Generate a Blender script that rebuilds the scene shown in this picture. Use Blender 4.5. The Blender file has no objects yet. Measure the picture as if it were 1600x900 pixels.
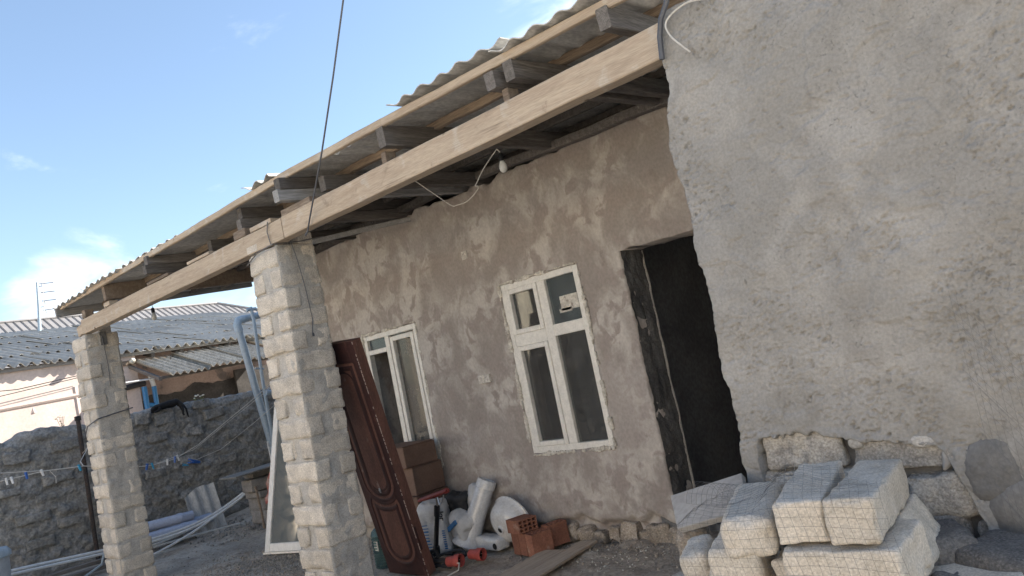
import bpy, math, random
import numpy as np
from mathutils import Vector, Matrix, Euler
C = bpy.context.scene.collection
SC = bpy.context.scene
rnd = random.Random(11)

# ------------------------------------------------------------------ camera
cam_d = bpy.data.cameras.new("camera")
cam = bpy.data.objects.new("camera", cam_d)
C.objects.link(cam)
cam_d.sensor_width = 36.0
cam_d.lens = 27.62
cam_d.clip_start = 0.05
cam_d.clip_end = 2000
_roll, _pitch, _yaw = math.radians(11.661), math.radians(5.061), math.radians(-41.752)
_f = Vector((math.sin(_yaw)*math.cos(_pitch), math.cos(_yaw)*math.cos(_pitch), math.sin(_pitch)))
_r0 = _f.cross(Vector((0, 0, 1))).normalized()
_u0 = _r0.cross(_f)
_r = _r0*math.cos(_roll) - _u0*math.sin(_roll)
_u = _r0*math.sin(_roll) + _u0*math.cos(_roll)
cam.matrix_world = Matrix(((_r.x, _u.x, -_f.x, 0), (_r.y, _u.y, -_f.y, 0), (_r.z, _u.z, -_f.z, 1.7), (0, 0, 0, 1)))
SC.camera = cam

# ------------------------------------------------------------------ light
SUN_EL, SUN_AZ = math.radians(31), math.radians(24)      # azimuth from +Y towards +X
to_sun = Vector((math.cos(SUN_EL)*math.sin(SUN_AZ), math.cos(SUN_EL)*math.cos(SUN_AZ), math.sin(SUN_EL)))
sd = bpy.data.lights.new("sun", 'SUN')
sd.energy = 5.0
sd.angle = math.radians(0.5)
sd.color = (1.0, 0.93, 0.82)
so = bpy.data.objects.new("sun", sd)
C.objects.link(so)
so.rotation_euler = (-to_sun).to_track_quat('-Z', 'Y').to_euler()

W = bpy.data.worlds.new("World")
SC.world = W
W.use_nodes = True
nt = W.node_tree
nt.nodes.clear()
N = nt.nodes.new
out = N('ShaderNodeOutputWorld'); bg = N('ShaderNodeBackground')
sky = N('ShaderNodeTexSky'); sky.sky_type = 'NISHITA'; sky.sun_disc = False
sky.sun_elevation = SUN_EL; sky.sun_rotation = SUN_AZ
sky.air_density = 1.0; sky.dust_density = 0.6; sky.ozone_density = 1.6
hz = N('ShaderNodeMix'); hz.data_type = 'RGBA'; hz.inputs['Factor'].default_value = 0.12; hz.inputs['B'].default_value = (2.2, 2.7, 3.1, 1)
nt.links.new(sky.outputs['Color'], hz.inputs['A'])
bg.inputs['Strength'].default_value = 0.105
tc = N('ShaderNodeTexCoord')
def vmath(op, a=None, b=None):
    n = N('ShaderNodeVectorMath'); n.operation = op
    for i, x in enumerate((a, b)):
        if x is None: continue
        if isinstance(x, (tuple, list)): n.inputs[i].default_value = x
        else: nt.links.new(x, n.inputs[i])
    return n
def smath(op, a, b=None, clamp=False):
    n = N('ShaderNodeMath'); n.operation = op; n.use_clamp = clamp
    for i, x in enumerate((a, b)):
        if x is None: continue
        if isinstance(x, (int, float)): n.inputs[i].default_value = x
        else: nt.links.new(x, n.inputs[i])
    return n.outputs[0]
def patch(d, lo, hi):
    dn = Vector(d).normalized()
    dt = vmath('DOT_PRODUCT', tc.outputs['Generated'], tuple(dn)).outputs['Value']
    m = N('ShaderNodeMapRange'); m.interpolation_type = 'SMOOTHSTEP'
    m.inputs['From Min'].default_value = lo; m.inputs['From Max'].default_value = hi
    nt.links.new(dt, m.inputs['Value'])
    return m.outputs['Result']
cn = N('ShaderNodeTexNoise'); cn.inputs['Scale'].default_value = 5.5; cn.inputs['Detail'].default_value = 7
cn.inputs['Roughness'].default_value = 0.58; cn.inputs['Distortion'].default_value = 0.4
mp = N('ShaderNodeMapping'); mp.inputs['Scale'].default_value = (1, 1, 2.2)
nt.links.new(tc.outputs['Generated'], mp.inputs['Vector']); nt.links.new(mp.outputs['Vector'], cn.inputs['Vector'])
pa = smath('MULTIPLY', patch((-0.927, 0.322, 0.172), 0.9945, 0.9998), 1.3)
pb = patch((-0.51, 0.755, 0.43), 0.985, 0.9995)
pc = patch((-0.84, 0.52, 0.11), 0.985, 1.0)
pd = patch((0.3, -0.9, 0.35), 0.7, 1.0)
msk = smath('MAXIMUM', smath('MAXIMUM', pa, pb), smath('MAXIMUM', pc, pd))
cov = smath('ADD', cn.outputs['Fac'], smath('MULTIPLY', msk, 0.26))
mr = N('ShaderNodeMapRange'); mr.interpolation_type = 'SMOOTHSTEP'
mr.inputs['From Min'].default_value = 0.66; mr.inputs['From Max'].default_value = 0.98
nt.links.new(cov, mr.inputs['Value'])
mx = N('ShaderNodeMix'); mx.data_type = 'RGBA'
nt.links.new(smath('MULTIPLY', mr.outputs['Result'], 0.85), mx.inputs['Factor'])
nt.links.new(hz.outputs['Result'], mx.inputs['A'])
mx.inputs['B'].default_value = (6.4, 6.7, 7.2, 1)
nt.links.new(mx.outputs['Result'], bg.inputs['Color'])
nt.links.new(bg.outputs[0], out.inputs['Surface'])

SC.view_settings.view_transform = 'Standard'
SC.view_settings.look = 'None'
SC.view_settings.exposure = 1.45
SC.view_settings.gamma = 1.0
SC.cycles.max_bounces = 8
SC.cycles.diffuse_bounces = 5

# ------------------------------------------------------------------ numeric noise
def _hash(ix, iy, iz, seed):
    h = (ix*374761393 + iy*668265263 + iz*2147483647 + seed*974634777) & 0xFFFFFFFF
    h = ((h ^ (h >> 13))*1274126177) & 0xFFFFFFFF
    h = ((h ^ (h >> 16))*2246822519) & 0xFFFFFFFF
    return ((h ^ (h >> 15)) & 0xFFFFFF)/float(0xFFFFFF)
def vnoise(x, y, z, seed=0):
    x, y, z = np.broadcast_arrays(np.asarray(x, float), np.asarray(y, float), np.asarray(z, float))
    ix, iy, iz = (np.floor(a).astype(np.int64) for a in (x, y, z))
    fx, fy, fz = x-ix, y-iy, z-iz
    ux, uy, uz = (a*a*a*(a*(a*6-15)+10) for a in (fx, fy, fz))
    r = 0
    for dx in (0, 1):
        for dy in (0, 1):
            for dz in (0, 1):
                w = (ux if dx else 1-ux)*(uy if dy else 1-uy)*(uz if dz else 1-uz)
                r = r + w*_hash(ix+dx, iy+dy, iz+dz, seed)
    return r*2-1
def fbm(x, y, z, octs=4, seed=0, gain=0.5):
    a, r, s = 1.0, 0, 1.0
    for o in range(octs):
        r = r + a*vnoise(x*s, y*s, z*s, seed+o*17)
        a *= gain; s *= 2.03
    return r
def worley(x, y, seed=0):
    x, y = np.asarray(x, float), np.asarray(y, float)
    ix, iy = np.floor(x).astype(np.int64), np.floor(y).astype(np.int64)
    f1 = np.full(x.shape, 9.0); f2 = np.full(x.shape, 9.0); idv = np.zeros(x.shape)
    for dx in (-1, 0, 1):
        for dy in (-1, 0, 1):
            cx, cy = ix+dx, iy+dy
            px = cx + 0.15+0.7*_hash(cx, cy, cx*0, seed)
            py = cy + 0.15+0.7*_hash(cx, cy, cx*0+1, seed)
            d = np.hypot(px-x, py-y)
            idc = _hash(cx, cy, cx*0+2, seed)
            new = d < f1
            f2 = np.where(new, f1, np.minimum(f2, d))
            idv = np.where(new, idc, idv)
            f1 = np.where(new, d, f1)
    return f1, f2, idv
def sstep(a, b, x):
    t = np.clip((x-a)/(b-a), 0, 1)
    return t*t*(3-2*t)

# ------------------------------------------------------------------ builders
class MB:
    def __init__(self): self.v = []; self.f = []
    def add(self, verts, faces):
        o = len(self.v)
        self.v.extend([tuple(map(float, p)) for p in verts])
        self.f.extend([tuple(i+o for i in f) for f in faces])
        return self
    def box(self, c, s, R=None, bev=0.0):
        hx, hy, hz = s[0]/2, s[1]/2, s[2]/2
        if bev > 0:
            # chamfered along the four long edges of every axis pair: 24 corners
            b = bev; vs = []
            for sx in (-1, 1):
                for sy in (-1, 1):
                    for sz in (-1, 1):
                        vs += [Vector((sx*hx, sy*(hy-b), sz*(hz-b))), Vector((sx*(hx-b), sy*hy, sz*(hz-b))), Vector((sx*(hx-b), sy*(hy-b), sz*hz))]
            def ix(sx, sy, sz, k): return ((sx > 0)*4+(sy > 0)*2+(sz > 0))*3+k
            fs = []
            for k, ax in enumerate('xyz'):
                for s1 in (-1, 1):
                    q = []
                    for a, b2 in ((-1, -1), (1, -1), (1, 1), (-1, 1)):
                        t = [0, 0, 0]; t[k] = s1; t[(k+1) % 3] = a; t[(k+2) % 3] = b2
                        q.append(ix(*t, k))
                    fs.append(q if s1 > 0 else q[::-1])
            for k in range(3):           # edge strips
                i, j = (k+1) % 3, (k+2) % 3
                for a in (-1, 1):
                    for b2 in (-1, 1):
                        t0 = [0, 0, 0]; t0[i] = a; t0[j] = b2
                        t1 = list(t0); t0[k] = -1; t1[k] = 1
                        q = [ix(*t0, i), ix(*t1, i), ix(*t1, j), ix(*t0, j)]
                        fs.append(q if a*b2 > 0 else q[::-1])
            for sx in (-1, 1):
                for sy in (-1, 1):
                    for sz in (-1, 1):
                        q = [ix(sx, sy, sz, 0), ix(sx, sy, sz, 1), ix(sx, sy, sz, 2)]
                        fs.append(q if sx*sy*sz > 0 else q[::-1])
        else:
            vs = [Vector((sx*hx, sy*hy, sz*hz)) for sx in (-1, 1) for sy in (-1, 1) for sz in (-1, 1)]
            fs = [(0, 1, 3, 2), (4, 6, 7, 5), (0, 4, 5, 1), (2, 3, 7, 6), (0, 2, 6, 4), (1, 5, 7, 3)]
        c = Vector(c)
        return self.add([(R @ v if R else v)+c for v in vs], fs)
    def beam(self, p, q, w, h, up=(0, 0, 1), segs=6, amp=0.004, seed=0, bev=0.006, bow=0.0):
        """a sawn timber from p to q, w wide and h high, slightly out of true"""
        p, q = Vector(p), Vector(q)
        d = (q-p).normalized(); s = d.cross(Vector(up)).normalized(); u = s.cross(d)
        rr = random.Random(seed*7+3)
        prof = [(-w/2+bev, -h/2), (w/2-bev, -h/2), (w/2, -h/2+bev), (w/2, h/2-bev), (w/2-bev, h/2), (-w/2+bev, h/2), (-w/2, h/2-bev), (-w/2, -h/2+bev)]
        vs, fs = [], []
        off = [rr.uniform(-1, 1) for _ in range(segs+1)]
        for i in range(segs+1):
            t = i/segs; c = p.lerp(q, t) + u*(bow*math.sin(t*math.pi) + off[i]*amp) + s*(rr.uniform(-1, 1)*amp)
            for a, b in prof:
                vs.append(c + s*(a+rr.uniform(-.3, .3)*amp) + u*(b+rr.uniform(-.3, .3)*amp))
        for i in range(segs):
            for k in range(8):
                a = i*8+k; b = i*8+(k+1) % 8
                fs.append((a, b, b+8, a+8))
        fs.append(tuple(range(7, -1, -1))); fs.append(tuple(segs*8+k for k in range(8)))
        return self.add(vs, fs)
    def tube(self, pts, r, n=6, caps=True, hollow=0.0):
        pts = [Vector(p) for p in pts]; m = len(pts)
        rs = r if isinstance(r, (list, tuple)) else [r]*m
        vs, fs = [], []
        prev = None
        for i, p in enumerate(pts):
            t = (pts[min(i+1, m-1)]-pts[max(i-1, 0)])
            t = t.normalized() if t.length > 1e-9 else Vector((0, 0, 1))
            if prev is None:
                a = Vector((0, 0, 1)) if abs(t.z) < 0.9 else Vector((1, 0, 0))
                prev = t.cross(a).normalized()
            s = (prev - t*prev.dot(t)).normalized(); prev = s; u = t.cross(s)
            for k in range(n):
                an = 2*math.pi*k/n
                vs.append(p + (s*math.cos(an)+u*math.sin(an))*rs[i])
        for i in range(m-1):
            for k in range(n):
                a = i*n+k; b = i*n+(k+1) % n
                fs.append((a, b, b+n, a+n))
        if caps:
            fs.append(tuple(range(n-1, -1, -1))); fs.append(tuple((m-1)*n+k for k in range(n)))
        return self.add(vs, fs)
    def lathe(self, prof, n=20, org=(0, 0, 0), axis=(0, 0, 1), cap0=False, cap1=False):
        ax = Vector(axis).normalized(); q = Vector((0, 0, 1)).rotation_difference(ax).to_matrix(); org = Vector(org)
        vs, fs = [], []
        for r, z in prof:
            for k in range(n):
                a = 2*math.pi*k/n
                vs.append(q @ Vector((r*math.cos(a), r*math.sin(a), z)) + org)
        for i in range(len(prof)-1):
            for k in range(n):
                a = i*n+k; b = i*n+(k+1) % n
                fs.append((a, b, b+n, a+n))
        if cap0: fs.append(tuple(range(n-1, -1, -1)))
        if cap1: fs.append(tuple((len(prof)-1)*n+k for k in range(n)))
        return self.add(vs, fs)
    def mesh(self, name, off=(0, 0, 0), smooth=False):
        me = bpy.data.meshes.new(name)
        o = Vector(off)
        me.from_pydata([Vector(v)-o for v in self.v], [], self.f)
        if smooth:
            me.polygons.foreach_set('use_smooth', [True]*len(me.polygons))
            if smooth != 'all':
                me.set_sharp_from_angle(angle=math.radians(40))
        me.update()
        return me
    def build(self, name, mat, parent=None, smooth=False, label=None, loc=None):
        off = wloc(parent) if parent else (Vector(loc) if loc else Vector((0, 0, 0)))
        me = self.mesh(name, off, smooth)
        return link(name, me, mat, parent, None if parent else off, label)
def wloc(o):
    p = Vector((0, 0, 0))
    while o: p += o.location; o = o.parent
    return p
def link(name, me, mat, parent=None, loc=None, label=None):
    if mat is not None and not me.materials: me.materials.append(mat)
    o = bpy.data.objects.new(name, me); C.objects.link(o)
    if parent: o.parent = parent
    if loc is not None: o.location = loc
    if label: o['label'] = label
    return o
def tag(o, label, cat, group=None, kind=None):
    o['label'] = label; o['category'] = cat
    if group: o['group'] = group
    if kind: o['kind'] = kind
    return o
def thing(name, label, cat, loc=(0, 0, 0), group=None, rot=None):
    o = bpy.data.objects.new(name, None); C.objects.link(o)
    o.location = loc; o.empty_display_size = .1
    if rot: o.rotation_euler = rot
    return tag(o, label, cat, group)
def struct(o): o['kind'] = 'structure'; return o
def gridmesh(name, V, F, smooth=True):
    """V (n,3) array, F (m,4) array"""
    me = bpy.data.meshes.new(name)
    me.vertices.add(len(V)); me.vertices.foreach_set('co', np.ascontiguousarray(V, dtype=np.float32).ravel())
    me.loops.add(F.size); me.loops.foreach_set('vertex_index', F.astype(np.int32).ravel())
    me.polygons.add(len(F)); me.polygons.foreach_set('loop_start', np.arange(0, F.size, 4, dtype=np.int32))
    if smooth: me.polygons.foreach_set('use_smooth', np.ones(len(F), dtype=bool))
    me.update(calc_edges=True); me.validate()
    return me
def grid_faces(nu, nv):
    i, j = np.meshgrid(np.arange(nu-1), np.arange(nv-1), indexing='ij')
    a = (i*nv+j).ravel()
    return np.stack([a, a+nv, a+nv+1, a+1], 1)
def axis_pts(a, b, res, cuts=()):
    xs = sorted(set([a, b]+[c for c in cuts if a < c < b])); o = []
    for p, q in zip(xs[:-1], xs[1:]):
        n = max(1, int(round((q-p)/res)))
        o += list(np.linspace(p, q, n, endpoint=False))
    return np.array(o+[b])
def wall_sheet(name, x0, x1, z0, z1, res, holes, hfun, edge_amp, back):
    """plastered wall face in the XZ plane with holes, ragged edges turned back by 'back' metres"""
    cx = [h[0] for h in holes]+[h[1] for h in holes]; cz = [h[2] for h in holes]+[h[3] for h in holes]
    xs = axis_pts(x0, x1, res, cx); zs = axis_pts(z0, z1, res, cz)
    X, Z = np.meshgrid(xs, zs, indexing='ij')
    Fq = grid_faces(len(xs), len(zs))
    mxx = (xs[:-1]+xs[1:])/2; mzz = (zs[:-1]+zs[1:])/2
    MX, MZ = np.meshgrid(mxx, mzz, indexing='ij')
    keep = np.ones(MX.shape, bool)
    for a, b, c, d in holes: keep &= ~((MX > a) & (MX < b) & (MZ > c) & (MZ < d))
    Fq = Fq[keep.ravel()]
    # boundary edges
    from collections import Counter
    e = np.concatenate([Fq[:, [0, 1]], Fq[:, [1, 2]], Fq[:, [2, 3]], Fq[:, [3, 0]]])
    es = np.sort(e, 1); key = es[:, 0]*10**7+es[:, 1]
    u, inv, cnt = np.unique(key, return_inverse=True, return_counts=True)
    be = e[cnt[inv] == 1]
    x, z = X.ravel(), Z.ravel()
    bv = np.unique(be)
    jx = fbm(x*14, z*14, 3.3, 3, 5)*edge_amp; jz = fbm(x*14, z*14, 9.3, 3, 6)*edge_amp
    w = np.zeros(len(x)); w[bv] = 1
    V = np.stack([x+jx*w, hfun(x, z), z+jz*w], 1)
    n = len(V)
    remap = {int(b): n+i for i, b in enumerate(bv)}
    B = V[bv].copy(); B[:, 1] += back
    F2 = np.array([[a, remap[int(a)], remap[int(b)], b] for a, b in be])
    return gridmesh(name, np.concatenate([V, B]), np.concatenate([Fq, F2]))

def block_mesh(name, l, w, h, r=0.012, amp=0.004, freq=18, seed=0, n=(8, 4, 4), big=0.0):
    """rough sawn stone: a rounded box whose faces are worn and pitted; origin at the centre of its base"""
    def ax(L, k):
        e = r
        return np.concatenate([[-L/2, -L/2+e*0.4], np.linspace(-L/2+e, L/2-e, max(k, 2)), [L/2-e*0.4, L/2]])
    a = (ax(l, n[0]), ax(w, n[1]), ax(h, n[2]))
    Vs, Fs, off = [], [], 0
    for k in range(3):
        i, j = (k+1) % 3, (k+2) % 3
        for s in (-1, 1):
            U, Vv = np.meshgrid(a[i], a[j], indexing='ij')
            P = np.zeros((U.size, 3)); P[:, i] = U.ravel(); P[:, j] = Vv.ravel(); P[:, k] = s*(l, w, h)[k]/2
            F = grid_faces(len(a[i]), len(a[j]))
            if s < 0: F = F[:, ::-1]
            Vs.append(P); Fs.append(F+off); off += len(P)
    P = np.concatenate(Vs); F = np.concatenate(Fs)
    hd = np.array([l, w, h])/2
    inner = np.clip(P, -(hd-r), hd-r); d = P-inner; ln = np.linalg.norm(d, axis=1, keepdims=True)
    nrm = d/np.maximum(ln, 1e-9)
    P2 = inner+nrm*np.minimum(ln, r)
    nz = fbm(P[:, 0]*freq, P[:, 1]*freq, P[:, 2]*freq, 3, seed)
    pit = np.maximum(0, fbm(P[:, 0]*freq*2.5, P[:, 1]*freq*2.5, P[:, 2]*freq*2.5, 2, seed+50)-.45)
    ed = (np.abs(d) > r*0.35).sum(1) >= 2
    chip = np.maximum(0, fbm(P[:, 0]*freq*.8, P[:, 1]*freq*.8, P[:, 2]*freq*.8, 2, seed+90)-.25)*ed
    P2 = P2+nrm*(nz*amp - pit*amp*1.6 - chip*amp*3.5)[:, None]
    if big:
        bx = fbm(P[:, 0]*4, P[:, 1]*4, P[:, 2]*4, 2, seed+7)
        P2 = P2+nrm*(bx*big)[:, None]
    P2[:, 2] += h/2
    # weld the seams
    key = np.round(P/1e-5).astype(np.int64)
    _, first, inv = np.unique(key, axis=0, return_index=True, return_inverse=True)
    inv = inv.ravel()
    F = inv[F]; P2 = P2[first]
    return gridmesh(name, P2, F)

def corr_mesh(name, width, length, waves, amp=0.02, seg=8, rows=1, th=0.007, ragged=0.0, seed=0):
    """corrugated sheet: waves across X, length along +Y, real thickness"""
    nx = int(waves*seg)+1
    xs = np.linspace(-width/2, width/2, nx); ys = np.linspace(0, length, rows+1)
    X, Y = np.meshgrid(xs, ys, indexing='ij')
    Z = amp*np.cos(2*np.pi*(X+width/2)/(width/waves))
    if ragged:
        Y = Y + ragged*fbm(X*9, 0, seed, 3, seed)*(Y < 1e-6)
    t = np.stack([X.ravel(), Y.ravel(), Z.ravel()], 1); b = t.copy(); b[:, 2] -= th
    F = grid_faces(nx, rows+1); n = len(t)
    fs = [F, F[:, ::-1]+n]
    for lst in (np.arange(nx)*(rows+1), np.arange(nx)*(rows+1)+rows):
        fs.append(np.stack([lst[:-1], lst[:-1]+n, lst[1:]+n, lst[1:]], 1))
    for base in (0, (nx-1)*(rows+1)):
        l2 = base+np.arange(rows+1); fs.append(np.stack([l2[:-1], l2[1:], l2[1:]+n, l2[:-1]+n], 1))
    me = gridmesh(name, np.concatenate([t, b]), np.concatenate(fs))
    me.set_sharp_from_angle(angle=math.radians(50))
    return me

# ------------------------------------------------------------------ materials
def new_mat(name):
    m = bpy.data.materials.new(name); m.use_nodes = True
    t = m.node_tree; b = t.nodes['Principled BSDF']
    return m, t, b
def rough(name, c1, c2, scale=3.0, fine=40.0, fine_amt=0.25, bump=0.4, bdist=0.01, rgh=0.92, stretch=(1, 1, 1), contrast=(0.35, 0.65),
          rand=0.0, speck=None, speck_amt=0.0, speck_scale=120.0, c3=None, c3_scale=1.0, c3_range=(0.55, 0.7), distort=0.0, bump2=0.0, b2scale=14.0, metal=0.0, spec=0.25, bstretch=None, blot=None, knots=None, pits=None):
    m, t, b = new_mat(name)
    n = t.nodes.new; L = t.links.new
    tcn = n('ShaderNodeTexCoord'); oi = n('ShaderNodeObjectInfo')
    ofs = n('ShaderNodeVectorMath'); ofs.operation = 'SCALE'; ofs.inputs[0].default_value = (31.7, 17.3, 23.9); L(oi.outputs['Random'], ofs.inputs['Scale'])
    addv = n('ShaderNodeVectorMath'); addv.operation = 'ADD'; L(tcn.outputs['Object'], addv.inputs[0]); L(ofs.outputs[0], addv.inputs[1])
    base = addv.outputs[0]
    mpn = n('ShaderNodeMapping'); mpn.inputs['Scale'].default_value = stretch; L(base, mpn.inputs['Vector'])
    def noise(sc, det=5, src=None, ds=0.0, ro=0.55):
        q = n('ShaderNodeTexNoise'); q.inputs['Scale'].default_value = sc; q.inputs['Detail'].default_value = det
        q.inputs['Roughness'].default_value = ro; q.inputs['Distortion'].default_value = ds
        L(src or mpn.outputs[0], q.inputs['Vector']); return q.outputs['Fac']
    def mrange(x, a, bb, c=0.0, d=1.0):
        q = n('ShaderNodeMapRange'); q.interpolation_type = 'SMOOTHSTEP'
        for k, v in (('From Min', a), ('From Max', bb), ('To Min', c), ('To Max', d)): q.inputs[k].default_value = v
        L(x, q.inputs['Value']); return q.outputs['Result']
    def mix(f, a, bb, mode='MIX'):
        q = n('ShaderNodeMix'); q.data_type = 'RGBA'; q.blend_type = mode
        if isinstance(f, float): q.inputs['Factor'].default_value = f
        else: L(f, q.inputs['Factor'])
        for s, x in (('A', a), ('B', bb)):
            if isinstance(x, tuple): q.inputs[s].default_value = (*x, 1)
            else: L(x, q.inputs[s])
        return q.outputs['Result']
    col = mix(mrange(noise(scale, 6, None, distort), *contrast), c1, c2)
    if c3 is not None:
        col = mix(mrange(noise(c3_scale, 5, None, distort), *c3_range), col, c3)
    if speck is not None:
        vo = n('ShaderNodeTexVoronoi'); vo.inputs['Scale'].default_value = speck_scale; L(base, vo.inputs['Vector'])
        sp = n('ShaderNodeSeparateColor'); L(vo.outputs['Color'], sp.inputs[0])
        mlt = n('ShaderNodeMath'); mlt.operation = 'MULTIPLY'; mlt.inputs[1].default_value = speck_amt; L(mrange(sp.outputs[0], 0.55, 0.95), mlt.inputs[0])
        col = mix(mlt.outputs[0], col, speck)
    if blot is not None:
        for cb, sc, lo, hi, am in blot:
            bf = n('ShaderNodeMath'); bf.operation = 'MULTIPLY'; bf.inputs[1].default_value = am; L(mrange(noise(sc, 6, base, .5, .6), lo, hi), bf.inputs[0])
            col = mix(bf.outputs[0], col, cb)
    if knots is not None:
        kv = n('ShaderNodeTexVoronoi'); kv.inputs['Scale'].default_value = knots[1]; L(base, kv.inputs['Vector'])
        col = mix(mrange(kv.outputs['Distance'], knots[2]*1.3, knots[2]*.6), col, knots[0])
    fv = mrange(noise(fine, 4), 0.25, 0.75, 1-fine_amt, 1+fine_amt)
    hs = n('ShaderNodeHueSaturation'); L(col, hs.inputs['Color'])
    if rand > 0:
        rr = n('ShaderNodeMapRange'); rr.inputs['To Min'].default_value = 1-rand; rr.inputs['To Max'].default_value = 1+rand; L(oi.outputs['Random'], rr.inputs['Value'])
        mm = n('ShaderNodeMath'); mm.operation = 'MULTIPLY'; L(fv, mm.inputs[0]); L(rr.outputs[0], mm.inputs[1]); L(mm.outputs[0], hs.inputs['Value'])
    else:
        L(fv, hs.inputs['Value'])
    L(hs.outputs[0], b.inputs['Base Color'])
    b.inputs['Roughness'].default_value = rgh; b.inputs['Metallic'].default_value = metal
    b.inputs['Specular IOR Level'].default_value = spec
    bsrc = None
    if bstretch:
        mp2 = n('ShaderNodeMapping'); mp2.inputs['Scale'].default_value = bstretch; L(base, mp2.inputs['Vector']); bsrc = mp2.outputs[0]
    bm = n('ShaderNodeBump'); bm.inputs['Strength'].default_value = bump; bm.inputs['Distance'].default_value = bdist
    L(noise(fine*0.8, 6, bsrc, 0, 0.65), bm.inputs['Height'])
    last = bm
    if bump2 > 0:
        b2 = n('ShaderNodeBump'); b2.inputs['Strength'].default_value = bump2; b2.inputs['Distance'].default_value = bdist*3
        L(noise(b2scale, 6, bsrc, 0.6), b2.inputs['Height']); L(bm.outputs[0], b2.inputs['Normal']); last = b2
    if pits is not None:
        # torn crevices left by the trowel: real relief of short ragged nicks
        pn = noise(pits[0], 7, None, 2.2, .68)
        b3 = n('ShaderNodeBump'); b3.inputs['Strength'].default_value = pits[2]; b3.inputs['Distance'].default_value = pits[3]; b3.invert = True
        cl = mrange(noise(2.4, 4, base), .42, .62)
        pm = n('ShaderNodeMath'); pm.operation = 'MULTIPLY'; L(mrange(pn, pits[1], pits[1]+.07), pm.inputs[0]); L(cl, pm.inputs[1])
        L(pm.outputs[0], b3.inputs['Height']); L(last.outputs[0], b3.inputs['Normal']); last = b3
    L(last.outputs[0], b.inputs['Normal'])
    return m
def plain(name, c, rgh=0.5, metal=0.0, spec=0.5, dirt=0.12, scale=18.0, trans=0.0, ior=1.45):
    m = rough(name, c, tuple(x*0.88 for x in c), scale=scale, fine=60, fine_amt=dirt, bump=0.05, bdist=0.002, rgh=rgh, metal=metal, spec=spec)
    return m
def glass_mat(name, tint=(0.9, 0.93, 0.92), dust=0.15, dustc=(0.35, 0.34, 0.32), gr=0.03):
    """dusty single glazing: glossy reflection, clear transmission and a film of dust"""
    m, t, b = new_mat(name); n = t.nodes.new; L = t.links.new
    t.nodes.remove(b)
    o = t.nodes['Material Output']
    tr = n('ShaderNodeBsdfTransparent'); tr.inputs[0].default_value = (*tint, 1)
    gl = n('ShaderNodeBsdfGlossy'); gl.inputs['Roughness'].default_value = gr
    fr = n('ShaderNodeFresnel'); fr.inputs['IOR'].default_value = 1.5
    m1 = n('ShaderNodeMixShader'); L(fr.outputs[0], m1.inputs[0]); L(tr.outputs[0], m1.inputs[1]); L(gl.outputs[0], m1.inputs[2])
    df = n('ShaderNodeBsdfDiffuse'); df.inputs[0].default_value = (*dustc, 1)
    nz = n('ShaderNodeTexNoise'); nz.inputs['Scale'].default_value = 6; nz.inputs['Detail'].default_value = 8; nz.inputs['Distortion'].default_value = 1.2
    tcn = n('ShaderNodeTexCoord'); L(tcn.outputs['Object'], nz.inputs['Vector'])
    mrn = n('ShaderNodeMapRange'); mrn.inputs['From Min'].default_value = 0.35; mrn.inputs['From Max'].default_value = 0.75
    mrn.inputs['To Min'].default_value = dust*0.75; mrn.inputs['To Max'].default_value = dust*1.35; L(nz.outputs['Fac'], mrn.inputs['Value'])
    m2 = n('ShaderNodeMixShader'); L(mrn.outputs[0], m2.inputs[0]); L(m1.outputs[0], m2.inputs[1]); L(df.outputs[0], m2.inputs[2])
    L(m2.outputs[0], o.inputs['Surface'])
    return m
M = {}
M['render_grey'] = rough('render_grey', (.255, .245, .228), (.335, .322, .302), scale=2.2, fine=75, fine_amt=.12, bump=.38, bdist=.005, contrast=(.35, .68), c3=(.285, .278, .268), c3_scale=.9, distort=.8, bump2=.22, b2scale=13, blot=[((.215, .202, .185), 3.5, .56, .72, .5), ((.36, .348, .328), 1.7, .58, .72, .4)], pits=(34, .60, .7, .009), bstretch=(1, 1, 1.5))
M['render_brown'] = rough('render_brown', (.29, .258, .235), (.475, .44, .405), scale=2.6, fine=42, fine_amt=.10, bump=.22, bdist=.004, contrast=(.38, .66), stretch=(1.1, 1, .9), c3=(.30, .262, .24), c3_scale=6.5, c3_range=(.48, .60), distort=.55, bump2=.20, b2scale=11, blot=[((.42, .385, .36), 1.1, .50, .66, .45), ((.20, .172, .152), 4.5, .60, .75, .45)])
M['limestone'] = rough('limestone', (.57, .515, .44), (.445, .40, .345), scale=9, fine=95, fine_amt=.26, bump=.8, bdist=.007, rand=.14, speck=(.62, .57, .50), speck_amt=.35, speck_scale=150, blot=[((.36, .33, .295), 5, .56, .7, .55)])
M['limestone_pile'] = rough('limestone_pile', (.59, .535, .46), (.47, .425, .36), scale=7, fine=120, fine_amt=.22, bump=.6, bdist=.006, rand=.08, speck=(.66, .62, .56), speck_amt=.4, speck_scale=170, c3=(.48, .43, .365), c3_scale=4, c3_range=(.58, .75))
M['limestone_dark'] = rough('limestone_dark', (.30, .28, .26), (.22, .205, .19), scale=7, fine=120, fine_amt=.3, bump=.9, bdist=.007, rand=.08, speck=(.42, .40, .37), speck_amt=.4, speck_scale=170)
M['mortar'] = rough('mortar', (.37, .35, .32), (.45, .425, .39), scale=8, fine=90, fine_amt=.22, bump=.6, bdist=.005, bump2=.3, b2scale=25)
M['mortar_wet_shade'] = rough('mortar_wet_shade', (.165, .16, .153), (.215, .208, .198), scale=6, fine=60, fine_amt=.14, bump=.4, bdist=.004, bump2=.3, b2scale=14)  # wet mortar, darkened further with painted shade of the lower right corner
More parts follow.
